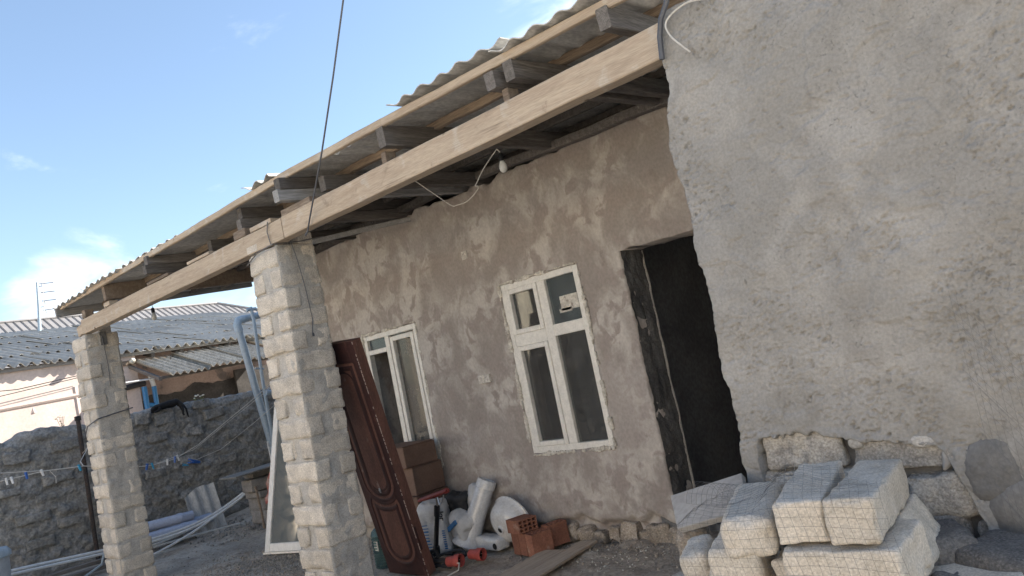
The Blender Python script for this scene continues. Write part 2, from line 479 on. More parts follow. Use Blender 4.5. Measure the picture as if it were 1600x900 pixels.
M['timber_pale'] = rough('timber_pale', (.47, .385, .295), (.39, .31, .235), scale=5, fine=38, fine_amt=.16, bump=.3, bdist=.002, stretch=(.35, 6, 6), contrast=(.3, .7), c3=(.24, .19, .145), c3_scale=3.4, c3_range=(.62, .74), rand=.06, blot=[((.50, .45, .39), 5, .56, .68, .6), ((.27, .21, .16), 7, .60, .70, .6), ((.17, .125, .09), 15, .70, .76, .8)], knots=((.14, .095, .062), 3.6, .075))
M['timber_warm'] = rough('timber_warm', (.40, .28, .18), (.31, .21, .135), scale=5, fine=38, fine_amt=.2, bump=.3, bdist=.002, stretch=(.35, 6, 6), contrast=(.3, .7), c3=(.13, .095, .07), c3_scale=3, c3_range=(.6, .75), rand=.12, blot=[((.16, .115, .08), 12, .64, .72, .7)], knots=((.12, .07, .05), 4, .05))
M['timber_dark'] = rough('timber_dark', (.095, .085, .078), (.15, .138, .128), scale=5, fine=34, fine_amt=.3, bump=.4, bdist=.003, stretch=(6, .35, 6), contrast=(.3, .75), c3=(.27, .25, .23), c3_scale=3, c3_range=(.62, .8), rand=.3)
M['timber_brown'] = rough('timber_brown', (.17, .13, .10), (.25, .20, .155), scale=5, fine=34, fine_amt=.3, bump=.4, bdist=.003, stretch=(.35, 6, 6), contrast=(.3, .75), rand=.25)
M['asbestos'] = rough('asbestos', (.52, .51, .485), (.43, .42, .40), scale=2.5, fine=45, fine_amt=.2, bump=.25, bdist=.003, stretch=(1.5, .5, 1), contrast=(.3, .7), rand=.10, c3=(.25, .245, .23), c3_scale=5, c3_range=(.62, .78))
M['asbestos_far'] = rough('asbestos_far', (.37, .36, .335), (.30, .29, .27), scale=3, fine=25, fine_amt=.10, bump=.2, bdist=.004, contrast=(.3, .7), rand=.13, c3=(.16, .155, .14), c3_scale=2.2, c3_range=(.6, .78))
M['asbestos_lean'] = rough('asbestos_lean', (.36, .34, .30), (.27, .25, .215), scale=4, fine=25, fine_amt=.3, bump=.2, bdist=.004, contrast=(.3, .7), rand=.1)
M['rubble'] = rough('rubble', (.20, .195, .182), (.29, .282, .265), scale=3.2, fine=30, fine_amt=.3, bump=.8, bdist=.02, contrast=(.35, .7), bump2=.5, b2scale=9, c3=(.135, .13, .122), c3_scale=6, c3_range=(.55, .75))
M['stone_grey'] = rough('stone_grey', (.19, .18, .165), (.25, .235, .215), scale=6, fine=60, fine_amt=.25, bump=.7, bdist=.01, rand=.18)
M['foundation'] = rough('foundation', (.36, .31, .255), (.26, .22, .18), scale=9, fine=70, fine_amt=.32, bump=.8, bdist=.01, rand=.12, speck=(.5, .46, .4), speck_amt=.4, speck_scale=90)
M['dirt'] = rough('dirt', (.36, .31, .255), (.46, .41, .345), scale=1.6, fine=28, fine_amt=.25, bump=.7, bdist=.02, contrast=(.35, .68), bump2=.4, b2scale=7, c3=(.29, .245, .20), c3_scale=4, c3_range=(.52, .72))
M['gravel'] = rough('gravel', (.30, .28, .25), (.22, .20, .175), scale=20, fine=60, fine_amt=.25, bump=.3, bdist=.004, rand=.1)
M['upvc'] = plain('upvc', (.72, .695, .645), rgh=.4, dirt=.08)
M['upvc_white'] = plain('upvc_white', (.74, .74, .73), rgh=.38, dirt=.07)
M['filler'] = rough('filler', (.60, .57, .51), (.42, .39, .34), scale=14, fine=60, fine_amt=.2, bump=.6, bdist=.005, c3=(.29, .255, .225), c3_scale=18, c3_range=(.56, .66))
M['glass'] = glass_mat('glass', tint=(.72, .74, .73), dust=.20, dustc=(.22, .22, .22))
M['glass_dirty'] = glass_mat('glass_dirty', tint=(.6, .6, .58), dust=.40, dustc=(.26, .245, .225))
M['glass_grey'] = glass_mat('glass_grey', tint=(.6, .65, .66), dust=.32, dustc=(.22, .25, .26))
M['glass_door'] = glass_mat('glass_door', tint=(.45, .5, .5), dust=.9, dustc=(.12, .135, .14), gr=.1)  # here the dust film stands in for a darker reflection
M['limestone_wall'] = rough('limestone_wall', (.43, .40, .355), (.33, .305, .275), scale=9, fine=95, fine_amt=.3, bump=.9, bdist=.010, rand=.10, speck=(.55, .52, .47), speck_amt=.35, speck_scale=130, blot=[((.24, .23, .215), 6, .52, .64, .85)])
M['stone_shade_dark'] = rough('stone_shade_dark', (.155, .152, .15), (.11, .108, .108), scale=7, fine=110, fine_amt=.3, bump=.9, bdist=.008, rand=.1, speck=(.26, .25, .24), speck_amt=.35, speck_scale=150)  # stone darkened to stand for the shade low at the right
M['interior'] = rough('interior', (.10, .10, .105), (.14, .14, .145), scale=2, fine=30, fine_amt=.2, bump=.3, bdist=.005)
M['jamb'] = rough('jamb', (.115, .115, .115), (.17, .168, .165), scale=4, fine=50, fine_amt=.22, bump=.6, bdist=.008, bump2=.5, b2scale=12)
M['maroon'] = rough('maroon', (.050, .020, .018), (.034, .0155, .015), scale=3, fine=45, fine_amt=.25, bump=.15, bdist=.002, rgh=.6, spec=.3, stretch=(3, 3, .5), c3=(.105, .046, .038), c3_scale=4, c3_range=(.6, .75))
M['maroon_edge'] = rough('maroon_edge', (.15, .072, .055), (.11, .054, .042), scale=3, fine=45, fine_amt=.25, bump=.15, bdist=.002, rgh=.55, stretch=(3, 3, .6), c3=(.24, .17, .14), c3_scale=7, c3_range=(.64, .74))
M['chip'] = plain('chip', (.42, .33, .28), rgh=.8)
M['cardboard'] = rough('cardboard', (.21, .135, .10), (.175, .112, .085), scale=4, fine=60, fine_amt=.1, bump=.1, bdist=.001, rgh=.85)
M['clay'] = rough('clay', (.27, .125, .085), (.21, .095, .066), scale=7, fine=80, fine_amt=.2, bump=.3, bdist=.002, rand=.12, c3=(.31, .20, .155), c3_scale=9, c3_range=(.6, .75))
M['clay_dark'] = plain('clay_dark', (.12, .045, .028), rgh=.95)
M['ceramic'] = plain('ceramic', (.60, .60, .60), rgh=.14, dirt=.10, spec=.5)
M['hole'] = plain('hole', (.012, .012, .012), rgh=.9)
M['white_bag'] = rough('white_bag', (.58, .58, .58), (.45, .45, .45), scale=5, fine=40, fine_amt=.10, bump=.25, bdist=.004, rgh=.6, bump2=.9, b2scale=15)
M['blue_print'] = plain('blue_print', (.05, .17, .38), rgh=.6)
M['black_ink'] = plain('black_ink', (.012, .012, .012), rgh=.6)
M['black_plastic'] = plain('black_plastic', (.014, .014, .016), rgh=.4)
M['black_rubber'] = plain('black_rubber', (.022, .022, .024), rgh=.7)
M['black_fur'] = rough('black_fur', (.010, .010, .011), (.02, .019, .019), scale=30, fine=150, fine_amt=.4, bump=.8, bdist=.01, rgh=.8)
M['red_plastic'] = plain('red_plastic', (.42, .085, .07), rgh=.5)
M['red_dull'] = plain('red_dull', (.20, .03, .025), rgh=.5)
M['steel'] = plain('steel', (.45, .45, .45), rgh=.35, metal=1.0)
M['rust'] = rough('rust', (.07, .05, .042), (.045, .04, .038), scale=12, fine=60, fine_amt=.3, bump=.4, bdist=.002)
M['wire'] = plain('wire', (.16, .155, .15), rgh=.5, metal=.5)
M['wire_zinc'] = plain('wire_zinc', (.42, .42, .42), rgh=.4, metal=.8)
M['pipe_grey'] = plain('pipe_grey', (.32, .39, .45), rgh=.42, dirt=.1)
M['pipe_blue_grey'] = plain('pipe_blue_grey', (.36, .41, .53), rgh=.4, dirt=.1)
M['pipe_white'] = plain('pipe_white', (.64, .65, .65), rgh=.35, dirt=.08)
M['pipe_blue'] = plain('pipe_blue', (.03, .20, .46), rgh=.4)
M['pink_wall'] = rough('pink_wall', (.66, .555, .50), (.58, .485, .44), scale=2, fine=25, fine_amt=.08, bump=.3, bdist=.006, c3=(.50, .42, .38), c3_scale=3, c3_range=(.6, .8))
M['pink_shade'] = rough('pink_shade', (.40, .31, .275), (.32, .25, .225), scale=2.5, fine=25, fine_amt=.12, bump=.3, bdist=.006, c3=(.16, .14, .135), c3_scale=2.5, c3_range=(.56, .66))  # darker copy of the pink wall, shade put into the colour
M['damp'] = rough('damp', (.05, .047, .046), (.075, .07, .068), scale=3, fine=25, fine_amt=.2, bump=.4, bdist=.01)
M['pink_pipe'] = plain('pink_pipe', (.50, .41, .37), rgh=.5)
M['metal_roof'] = rough('metal_roof', (.30, .285, .28), (.26, .25, .245), scale=2, fine=20, fine_amt=.08, bump=.05, bdist=.002, rgh=.5, metal=.2)
M['metal_seam'] = plain('metal_seam', (.17, .165, .165), rgh=.5)
M['fascia_grey'] = rough('fascia_grey', (.24, .235, .23), (.31, .305, .30), scale=4, fine=34, fine_amt=.25, bump=.3, bdist=.003, stretch=(6, .35, 6))
M['bulb'] = plain('bulb', (.72, .70, .64), rgh=.12, dirt=.03)
M['cable_white'] = plain('cable_white', (.58, .55, .50), rgh=.5)
M['cable_grey'] = plain('cable_grey', (.08, .085, .10), rgh=.5)
M['peg_blue'] = plain('peg_blue', (.03, .12, .42), rgh=.4)
M['peg_cyan'] = plain('peg_cyan', (.03, .30, .52), rgh=.4)
M['peg_white'] = plain('peg_white', (.68, .68, .68), rgh=.4)
M['leaf'] = rough('leaf', (.10, .12, .05), (.16, .17, .08), scale=20, fine=60, fine_amt=.3, bump=.1, bdist=.002)
M['petal'] = plain('petal', (.60, .58, .50), rgh=.7)
M['cloth_red'] = rough('cloth_red', (.45, .12, .10), (.55, .38, .33), scale=14, fine=60, fine_amt=.15, bump=.3, bdist=.004)
M['tile'] = rough('tile', (.38, .36, .335), (.33, .31, .285), scale=3, fine=40, fine_amt=.1, bump=.1, bdist=.002, c3=(.27, .255, .235), c3_scale=5, c3_range=(.52, .68), distort=1.0)
M['bottle'] = glass_mat('bottle', tint=(.35, .55, .55), dust=.35, dustc=(.16, .25, .25))
M['bin'] = plain('bin', (.36, .40, .44), rgh=.5)
M['socket'] = rough('socket', (.62, .59, .54), (.45, .42, .38), scale=40, fine=60, fine_amt=.2, bump=.3, bdist=.003)
M['far_wall'] = rough('far_wall', (.76, .665, .53), (.69, .605, .48), scale=2, fine=20, fine_amt=.1, bump=.3, bdist=.01)
M['bounce_pale'] = rough('bounce_pale', (.52, .48, .42), (.44, .405, .355), scale=1.2, fine=20, fine_amt=.15, bump=.4, bdist=.01)
M['board'] = rough('board', (.45, .37, .29), (.37, .30, .235), scale=4, fine=30, fine_amt=.15, bump=.15, bdist=.002, stretch=(6, .4, 6))

# ================================================================== SETTING
# ground: one sheet, fine where the camera sees it
def ground_z(x, y):
    fall = .13*np.clip(y-5.6, 0, 3)*sstep(-9.2, -10.6, x)
    near = ((x > -16) & (x < 2) & (y > 1) & (y < 9))
    n = fbm(x*1.3, y*1.3, 0, 4, 3)*.018 + fbm(x*9, y*9, 0, 3, 4)*.008
    rub = np.maximum(0, fbm(x*3.5, y*3.5, 2, 3, 8))*.05*np.exp(-(((y-5.1)/.45)**2))*sstep(-5.0, -4.6, x)
    return fall + (n-.012)*near + rub - .004
gx = np.concatenate([[-400, -200, -100, -50, -30, -22], np.arange(-16, -9, .12), np.arange(-9, -2.2, .05), np.arange(-2.2, 2, .3), [4, 8, 15, 30, 60, 120, 250, 400]])
gy = np.concatenate([[-400, -200, -100, -50, -25, -12, -8, -5, -3, -1.5, 0, 1], np.arange(2, 3.8, .2), np.arange(3.8, 6.2, .045), np.arange(6.2, 9, .15), [10, 12, 15, 20, 30, 60, 120, 250, 400]])
GX, GY = np.meshgrid(gx, gy, indexing='ij')
GV = np.stack([GX.ravel(), GY.ravel(), ground_z(GX.ravel(), GY.ravel())], 1)
ground = struct(link('ground', gridmesh('ground', GV, grid_faces(len(gx), len(gy))), M['dirt']))
def gz(x, y): return float(ground_z(np.array([x]), np.array([y]))[0])

# pale limestone wall on the far side of the yard, behind the viewer
b = MB(); b.box((-6, -8.6, 2.2), (34, .4, 4.4))
ow = struct(b.build('opposite_wall', M['far_wall']))
b = MB(); b.box((-6, -4.6, .03), (34, 7.4, .06))
struct(b.build('bounce_sheet', M['bounce_pale']))  # pale sheet added out of view to bounce sunlight into the yard

# ------------------------------------------------------------------ the house
house = thing('house', 'long low house with bare grey render, white framed windows and a dark open doorway', 'house', (-5.0, 5.4, 0))
WT, WB = 2.39, .81
WIN1 = (-4.97, -4.04, WB, WT)
WIN2 = (-7.17, -6.25, .775, 2.275)
DOOR = (-3.587, -2.55, -.2, 2.385)
def facade_y(x, z):
    s = fbm(x*1.1, z*1.1, 0, 3, 21)*.012 + fbm(x*4, z*3.2, 1, 4, 22)*.006
    ridge = 1-np.abs(fbm(x*2.3+z*1.2, z*2.0, 4, 3, 23)); s = s + .0022*sstep(.8, 1, ridge)
    low = sstep(.20, .13, z + .06*fbm(x*5, 0, 0, 3, 25))           # render broken away at the foot
    return 5.4 - s + low*.075
def facade_mesh():
    me = wall_sheet('facade', -8.45, -1.95, -.05, 3.40, .024, [WIN1, WIN2, DOOR], facade_y, .009, .32)
    n = len(me.vertices); co = np.zeros(n*3, np.float32); me.vertices.foreach_get('co', co); co = co.reshape(-1, 3)
    t = sstep(3.0, 3.4, co[:, 2]); x = co[:, 0]
    top = 3.415 + .035*np.sin((x+2.9)*.75) + .028*fbm(x*6, 0, 0, 4, 31) - .055*sstep(-3.6, -2.4, x)
    co[:, 2] += (top-3.40)*t
    co -= np.array([-5.0, 5.4, 0])
    me.vertices.foreach_set('co', co.ravel()); me.update(); return me
facade = link('facade', facade_mesh(), M['render_brown'], house)
# body of the house behind the facade: side and rear walls, inner ceiling, floor
b = MB()
b.box((-8.33, 7.4, 1.65), (.24, 3.38, 3.3)); b.box((-4.2, 9.0, 1.65), (8.5, .24, 3.3)); b.box((-.1, 7.3, 1.65), (.24, 3.3, 3.3))
b.build('rear_walls', M['mortar'], house)
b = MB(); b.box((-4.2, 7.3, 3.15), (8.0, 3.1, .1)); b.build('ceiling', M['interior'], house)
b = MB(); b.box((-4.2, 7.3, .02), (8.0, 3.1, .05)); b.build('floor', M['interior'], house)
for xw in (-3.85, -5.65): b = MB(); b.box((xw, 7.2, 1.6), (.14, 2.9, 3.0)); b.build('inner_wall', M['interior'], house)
b = MB(); b.box((-5.2, 11.2, 3.15), (14.0, 3.8, 6.3)); b.build('unseen_shade_block', M['mortar'], house)  # unseen block added behind the roof to shade the yard wall
# side room closing the right end of the veranda
def room_y(x, z):
    s = fbm(x*1.2, z*1.2, 0, 3, 41)*.014 + fbm(x*5, z*4.2, 2, 3, 42)*.0115
    sw = fbm(x*3.1+.8*z, z*3.4, 7, 3, 49); s = s + .008*sstep(.22, .40, sw)
    cl = sstep(-.05, .45, fbm(x*2.6, z*2.6, 5, 3, 44))              # clusters of torn, pitted plaster
    pit = np.maximum(0, fbm(x*44-z*14, z*58, 3, 4, 45, .6)-.36)
    s = s - cl*pit*.014 - .012*np.maximum(0, fbm(x*22+z*9, z*44, 6, 3, 47)-.62) + cl*.0022*fbm(x*60, z*60, 2, 2, 48)
    wv = .5*fbm(x*6, z*6, 9, 2, 91)
    n1 = fbm(x*15+wv, z*24-wv, 1, 3, 92)
    gate = sstep(.24, .50, fbm(x*12, z*13, 2, 3, 93))*sstep(-.35, .25, fbm(x*2.1, z*2.1, 8, 3, 94))
    s = s - .0070*np.exp(-(n1/.05)**2)*gate + .0022*np.exp(-((n1-.13)/.07)**2)*gate
    lim = 1.07 + .045*sstep(-1.05, -1.4, x) - .5*sstep(-1.765, -1.80, x) + .028*fbm(x*3.5, 0, 3, 3, 46) + .012*fbm(x*26, z*26, 3, 3, 43) - .055*sstep(-1.42, -1.25, x) - .42*sstep(-1.02, -.86, x) - .3*sstep(-.86, -.7, x)
    off = sstep(.004, -.022, z-lim)                                 # plaster stops: bare blockwork below
    lip = np.exp(-((z-lim-.012)/.02)**2)*.008
    edge = np.exp(-(x+1.88)/.035)*.0
    return 3.478 - s + off*.10 - lip + edge
def room_mesh():
    me = wall_sheet('room_wall', -1.86, .25, .3, 3.235, .0046, [], room_y, .008, .45)
    n = len(me.vertices); co = np.zeros(n*3, np.float32); me.vertices.foreach_get('co', co); co = co.reshape(-1, 3)
    z = co[:, 2]; w = sstep(-1.45, -1.86, co[:, 0])
    prof = .006*fbm(z*2.2, 1, 1, 2, 51) + .007*fbm(z*9, 1, 1, 3, 52)
    # corner leans and is battered: bulges at two metres sixty, worn back above
    prof = prof + .045*sstep(2.62, 2.95, z) - .03*np.exp(-((z-2.55)/.16)**2) - .02*sstep(1.2, 1.0, z)
    co[:, 0] += prof*w
    t = sstep(3.0, 3.235, z); x = co[:, 0]
    co[:, 2] += t*(.03*fbm(x*4, 0, 0, 3, 53) - .10*sstep(-1.72, -1.86, x))
    co -= np.array([-5.0, 5.4, 0])
    me.vertices.foreach_set('co', co.ravel()); me.update(); return me
room = link('room_wall', room_mesh(), M['render_grey'], house)
b = MB(); b.box((-.45, 4.7, 1.5), (2.68, 1.3, 3.1)); b.box((-.45, 4.45, 3.13), (2.7, 1.85, .12)); b.box((-.45, 3.85, .35), (2.7, .5, .7)); b.build('room_body', M['mortar'], house)
# bare blocks showing under the render of the side room
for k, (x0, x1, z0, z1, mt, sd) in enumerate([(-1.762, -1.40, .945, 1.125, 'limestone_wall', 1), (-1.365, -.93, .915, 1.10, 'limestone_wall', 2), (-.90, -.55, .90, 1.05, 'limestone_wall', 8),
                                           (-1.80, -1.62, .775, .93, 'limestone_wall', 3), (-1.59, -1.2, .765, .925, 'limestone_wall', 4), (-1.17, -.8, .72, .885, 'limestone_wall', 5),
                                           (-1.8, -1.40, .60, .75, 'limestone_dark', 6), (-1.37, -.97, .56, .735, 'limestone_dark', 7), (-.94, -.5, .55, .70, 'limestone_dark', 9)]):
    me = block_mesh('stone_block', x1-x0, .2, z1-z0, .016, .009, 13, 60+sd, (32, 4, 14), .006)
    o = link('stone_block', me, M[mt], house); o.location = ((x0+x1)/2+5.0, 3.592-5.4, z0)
b = MB(); b.box((-1.0, 3.62, .82), (1.66, .14, .64)); b.build('bedding_mortar', M['mortar_wet_shade'], house)
# fresh lobe of mortar with corner shade in its dark colour and a pale torn flap above it
def lobe(name, cx, cz, rx, rz, y, th, mat, seed, p=2.4, ang=0.0):
    n, m = 36, 12; vs = []; fs = []
    for i in range(m+1):
        r = i/m
        for k in range(n):
            a = 2*math.pi*k/n
            q = 1+.10*float(fbm(math.cos(a)*1.6, math.sin(a)*1.6, seed, 3, seed))
            ca, sa = math.cos(a), math.sin(a)
            e = (abs(ca)**p+abs(sa)**p)**(-1/p)
            u, v = rx*r*q*ca*e, rz*r*q*sa*e
            x, z = cx+u*math.cos(ang)-v*math.sin(ang), cz+u*math.sin(ang)+v*math.cos(ang)
            d = th*(1-r**6)+ .004*float(fbm(x*22, z*22, seed, 3, seed+1))
            vs.append((x, y-d, z))
    for i in range(m):
        for k in range(n):
            a = i*n+k; bb = i*n+(k+1) % n
            fs.append((a, bb, bb+n, a+n))
    mb = MB(); mb.add(vs, [f[::-1] for f in fs]); return mb.build(name, mat, house, smooth='all')
lobe('mortar_patch', -.84, .90, .105, .125, 3.492, .034, M['mortar_wet_shade'], 5, 3.0, .15)
lobe('mortar_patch', -1.335, 1.045, .035, .032, 3.492, .018, M['mortar'], 6)
lobe('mortar_patch', -1.06, 1.03, .06, .03, 3.492, .02, M['mortar'], 9)
lobe('plaster_flap', -.972, .965, .030, .070, 3.489, .012, M['tile'], 7, 1.5, -.55)
lobe('mortar_patch', -.62, .70, .26, .16, 3.47, .030, M['mortar_wet_shade'], 12)
# rubble footing under the broken render
fx = -5.0
k = 0
while fx < -3.66:
    w = rnd.uniform(.09, .19); h = rnd.uniform(.09, .17)
    me = block_mesh('foundation_stone', w, .14, h, .014, .014, 15, 100+k, (9, 4, 7), .022)
    o = link('foundation_stone', me, M['foundation'], house); o.location = (fx+w/2+5.0, 5.462-5.4, rnd.uniform(-.02, .015)); o.rotation_euler = (0, rnd.uniform(-.2, .2), rnd.uniform(-.2, .2))
    fx += w+rnd.uniform(-.01, .03); k += 1
# doorway reveal: dark concrete jamb and a pale inner arris
def jamb_mesh():
    ys = axis_pts(5.405, 5.72, .02); zs = axis_pts(0, 2.39, .022)
    Y, Z = np.meshgrid(ys, zs, indexing='ij'); y, z = Y.ravel(), Z.ravel()
    x = -3.575 + .010*fbm(y*6, z*5, 0, 4, 61) + .006*fbm(y*24, z*24, 0, 2, 62)
    V = np.stack([x+5.0, y-5.4, z], 1); return gridmesh('door_jamb', V, grid_faces(len(ys), len(zs))[:, ::-1])
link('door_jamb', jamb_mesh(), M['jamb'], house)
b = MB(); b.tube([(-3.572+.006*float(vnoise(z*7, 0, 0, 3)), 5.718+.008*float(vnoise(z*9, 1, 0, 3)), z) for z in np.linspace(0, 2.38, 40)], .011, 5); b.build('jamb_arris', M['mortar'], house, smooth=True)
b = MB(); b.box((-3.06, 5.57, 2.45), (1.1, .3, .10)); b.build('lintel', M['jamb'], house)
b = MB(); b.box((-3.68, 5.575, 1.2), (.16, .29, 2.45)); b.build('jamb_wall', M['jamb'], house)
for pa_, pb_, w_, sd_ in (((-2.98, 6.9, .05), (-3.35, 8.2, 1.9), .05, 4), ((-2.75, 6.6, .05), (-3.1, 8.3, 1.5), .08, 5)): b = MB(); b.beam(pa_, pb_, .05, w_, seed=sd_); b.build('prop', M['timber_warm'], house)

# windows: white plastic frames in ragged filler
def window(rect, bars, sashes, panes, mats, y=5.405):
    x0, x1, z0, z1 = rect
    w = MB(); F = .058
    for (a, c) in (((x0, z0), (x0+F, z1)), ((x1-F, z0), (x1, z1)), ((x0+F, z0), (x1-F, z0+F)), ((x0+F, z1-F), (x1-F, z1))):
        w.box(((a[0]+c[0])/2, y+.03, (a[1]+c[1])/2), (c[0]-a[0], .07, c[1]-a[1]), bev=.004)
    for (a, c) in bars:
        w.box(((a[0]+c[0])/2, y+.0305, (a[1]+c[1])/2), (c[0]-a[0], .066, c[1]-a[1]), bev=.004)
    win = w.build('window', M['upvc'], house)
    for (a, c, t) in sashes:
        s = MB(); yy = y+.012
        for p, q in (((a[0], a[1]), (a[0]+t, c[1])), ((c[0]-t, a[1]), (c[0], c[1])), ((a[0]+t, a[1]), (c[0]-t, a[1]+t)), ((a[0]+t, c[1]-t), (c[0]-t, c[1]))):
            s.box(((p[0]+q[0])/2, yy, (p[1]+q[1])/2), (q[0]-p[0], .05, q[1]-p[1]), bev=.005)
        s.build('sash', M['upvc'], win)
    for (a, c, mt) in panes:
        s = MB(); s.box(((a[0]+c[0])/2, y+.035, (a[1]+c[1])/2), (c[0]-a[0], .006, c[1]-a[1])); s.build('pane', M[mt], win)
    # filler smeared round the frame
    f = MB(); rr = random.Random(int(x0*100))
    def smear(p, q, horiz, skip=()):
        L = (q[0]-p[0]) if horiz else (q[1]-p[1]); n = int(L/.035)
        for i in range(n):
            t = (i+.5)/n
            if any(a < t < bb for a, bb in skip): continue
            cx, cz = p[0]+(q[0]-p[0])*t, p[1]+(q[1]-p[1])*t
            th = .014+.018*float(fbm(cx*9, cz*9, 0, 3, 77)); ln = .042
            if th < .008: continue
            R = Matrix.Rotation(rr.uniform(-.25, .25), 3, 'Y')
            f.box((cx+rr.uniform(-.004, .004), y-.008+rr.uniform(-.004, .006), cz+rr.uniform(-.004, .004)), (ln if horiz else th*1.5, .03, th*1.5 if horiz else ln), R, bev=.006)
    e = .010
    smear((x0, z0-e), (x1, z0-e), True, ((.55, .62),)); smear((x0, z1+e), (x1, z1+e), True); smear((x0-e, z0), (x0-e, z1), False, ((.5, .6),)); smear((x1+e, z0), (x1+e, z1), False, ((.35, .45),))
    f.build('filler', M['filler'], win)['kind'] = 'stuff'
    return win
x0, x1, z0, z1 = WIN1
wx = lambda t: x0+(x1-x0)*t
wz = lambda t: z1-(z1-z0)*t
F = .058
bars = [((wx(.475), z0+F), (wx(.575), z1-F)), ((x0+F, wz(.375)), (wx(.475), wz(.305))), ((wx(.575), wz(.36)), (x1-F, wz(.295)))]
sash = [((x0+F, wz(.305)), (wx(.475), z1-F), .046), ((x0+F, z0+F), (wx(.475), wz(.375)), .046)]
pan = [((x0+F+.04, wz(.29)), (wx(.475)-.04, z1-F-.04), 'glass'), ((x0+F+.04, z0+F+.04), (wx(.475)-.04, wz(.39)), 'glass'),
       ((wx(.57), wz(.30)), (x1-F+.005, z1-F+.005), 'glass_grey'), ((wx(.57), z0+F-.005), (x1-F+.005, wz(.355)), 'glass')]
w1 = window(WIN1, bars, sash, pan, None)
b = MB(); b.box((wx(.80), 5.436, wz(.19)), (.20, .003, .13)); b.box((wx(.74), 5.436, wz(.23)), (.14, .003, .035)); b.build('paper_sticker', M['filler'], w1)
x0, x1, z0, z1 = WIN2
mxw = wx(.44)
bars = [((mxw-.035, z0+F), (mxw+.035, z1-F)), ((x0+F, z1-.22), (mxw-.035, z1-.17))]
sash = [((mxw+.06, z0+F+.02), (x1-F-.005, z1-F-.02), .05)]
pan = [((mxw+.03, z0+F), (x1-F, z1-F), 'glass_dirty'), ((x0+F, z1-.175), (mxw-.03, z1-F), 'glass_grey')]
window(WIN2, bars, sash, pan, None)
# electric back boxes let into the render, plastered over
for (cx, cz, n) in ((-5.325, 2.775, 1), (-5.39, 1.565, 2)):
    b = MB()
    for i in range(n):
        b.box((cx+(i-(n-1)/2)*.078, 5.388, cz), (.076, .03, .082), bev=.005)
    s = b.build('electrical_box', M['socket'], house)
    b = MB()
    for i in range(n):
        for dx, dz in ((-.012, .01), (.014, -.006), (.0, .018)):
            b.box((cx+(i-(n-1)/2)*.078+dx, 5.3725, cz+dz), (.016, .004, .010))
    b.build('socket_hole', M['mortar'], s)['kind'] = 'stuff'

# ------------------------------------------------------------------ veranda roof
RZ = lambda y: 3.53 + .06*(y-3.5)            # underside of the sheets
veranda = thing('veranda_roof', 'sloping corrugated roof on weathered timbers projecting over the house front', 'roof', (-5.9, 3.55, 3.0))
b = MB(); b.beam((-9.96, 3.555, 3.095), (-5.42, 3.555, 3.098), .11, .172, segs=14, amp=.003, seed=1); b.build('beam', M['timber_pale'], veranda)
b = MB(); b.beam((-5.414, 3.555, 3.104), (-1.80, 3.555, 3.108), .11, .178, segs=12, amp=.003, seed=2); b.build('beam', M['timber_pale'], veranda)
b = MB(); b.beam((-10.12, 3.56, 3.06), (-9.965, 3.56, 3.085), .11, .12, segs=2, amp=.003, seed=3); b.build('beam_end_block', M['timber_pale'], veranda)
# packing pieces on the beam under the rafters
for k, (x, w, h) in enumerate([(-9.86, .1, .09), (-9.15, .16, .05), (-7.8, .5, .03), (-6.9, .45, .028), (-6.1, .2, .07), (-5.75, .34, .04), (-5.2, .42, .05), (-4.05, .05, .085), (-2.87, .05, .08)]):
    b = MB(); b.box((x, 3.555, 3.19+h/2), (w, .10, h), bev=.004); b.build('packing_block', M['timber_pale'] if k % 2 and k < 7 else M['timber_brown'], veranda)
# rafters: front end, bottom height, plank height, number of planks
for k, (x, y0, zb, h, nst, mt) in enumerate([(-2.08, 3.46, 3.275, .12, 1, 'timber_dark'), (-2.78, 3.47, 3.285, .12, 1, 'timber_dark'), (-2.91, 3.44, 3.27, .105, 1, 'timber_dark'), (-4.0, 3.47, 3.295, .145, 1, 'timber_dark'), (-4.95, 3.62, 3.27, .12, 1, 'timber_dark'),
                                       (-5.25, 3.385, 3.262, .095, 2, 'timber_dark'), (-6.1, 3.52, 3.262, .095, 2, 'timber_dark'), (-7.0, 3.7, 3.275, .12, 1, 'timber_dark'), (-7.85, 3.42, 3.265, .09, 2, 'timber_dark'), (-9.16, 3.50, 3.262, .18, 1, 'timber_brown')]):
    for s in range(nst):
        dz = s*(h+.002); m = M[mt]
        if k == 5 and s == 0: m = M['fascia_grey']
        b = MB(); y1 = 6.4
        b.beam((x+(.012 if s else 0), y0+(.02 if s else 0), zb+dz+h/2), (x+.02, y1, zb+dz+h/2+.055*(y1-y0)), .075, h, segs=10, amp=.004, seed=20+k*3+s); b.build('rafter', m, veranda)
b = MB(); b.beam((-10.5, 3.42, 3.384), (-10.5, 6.09, 3.585), .045, .118, segs=8, amp=.003, seed=61); b.build('end_rafter', M['fascia_grey'], veranda)
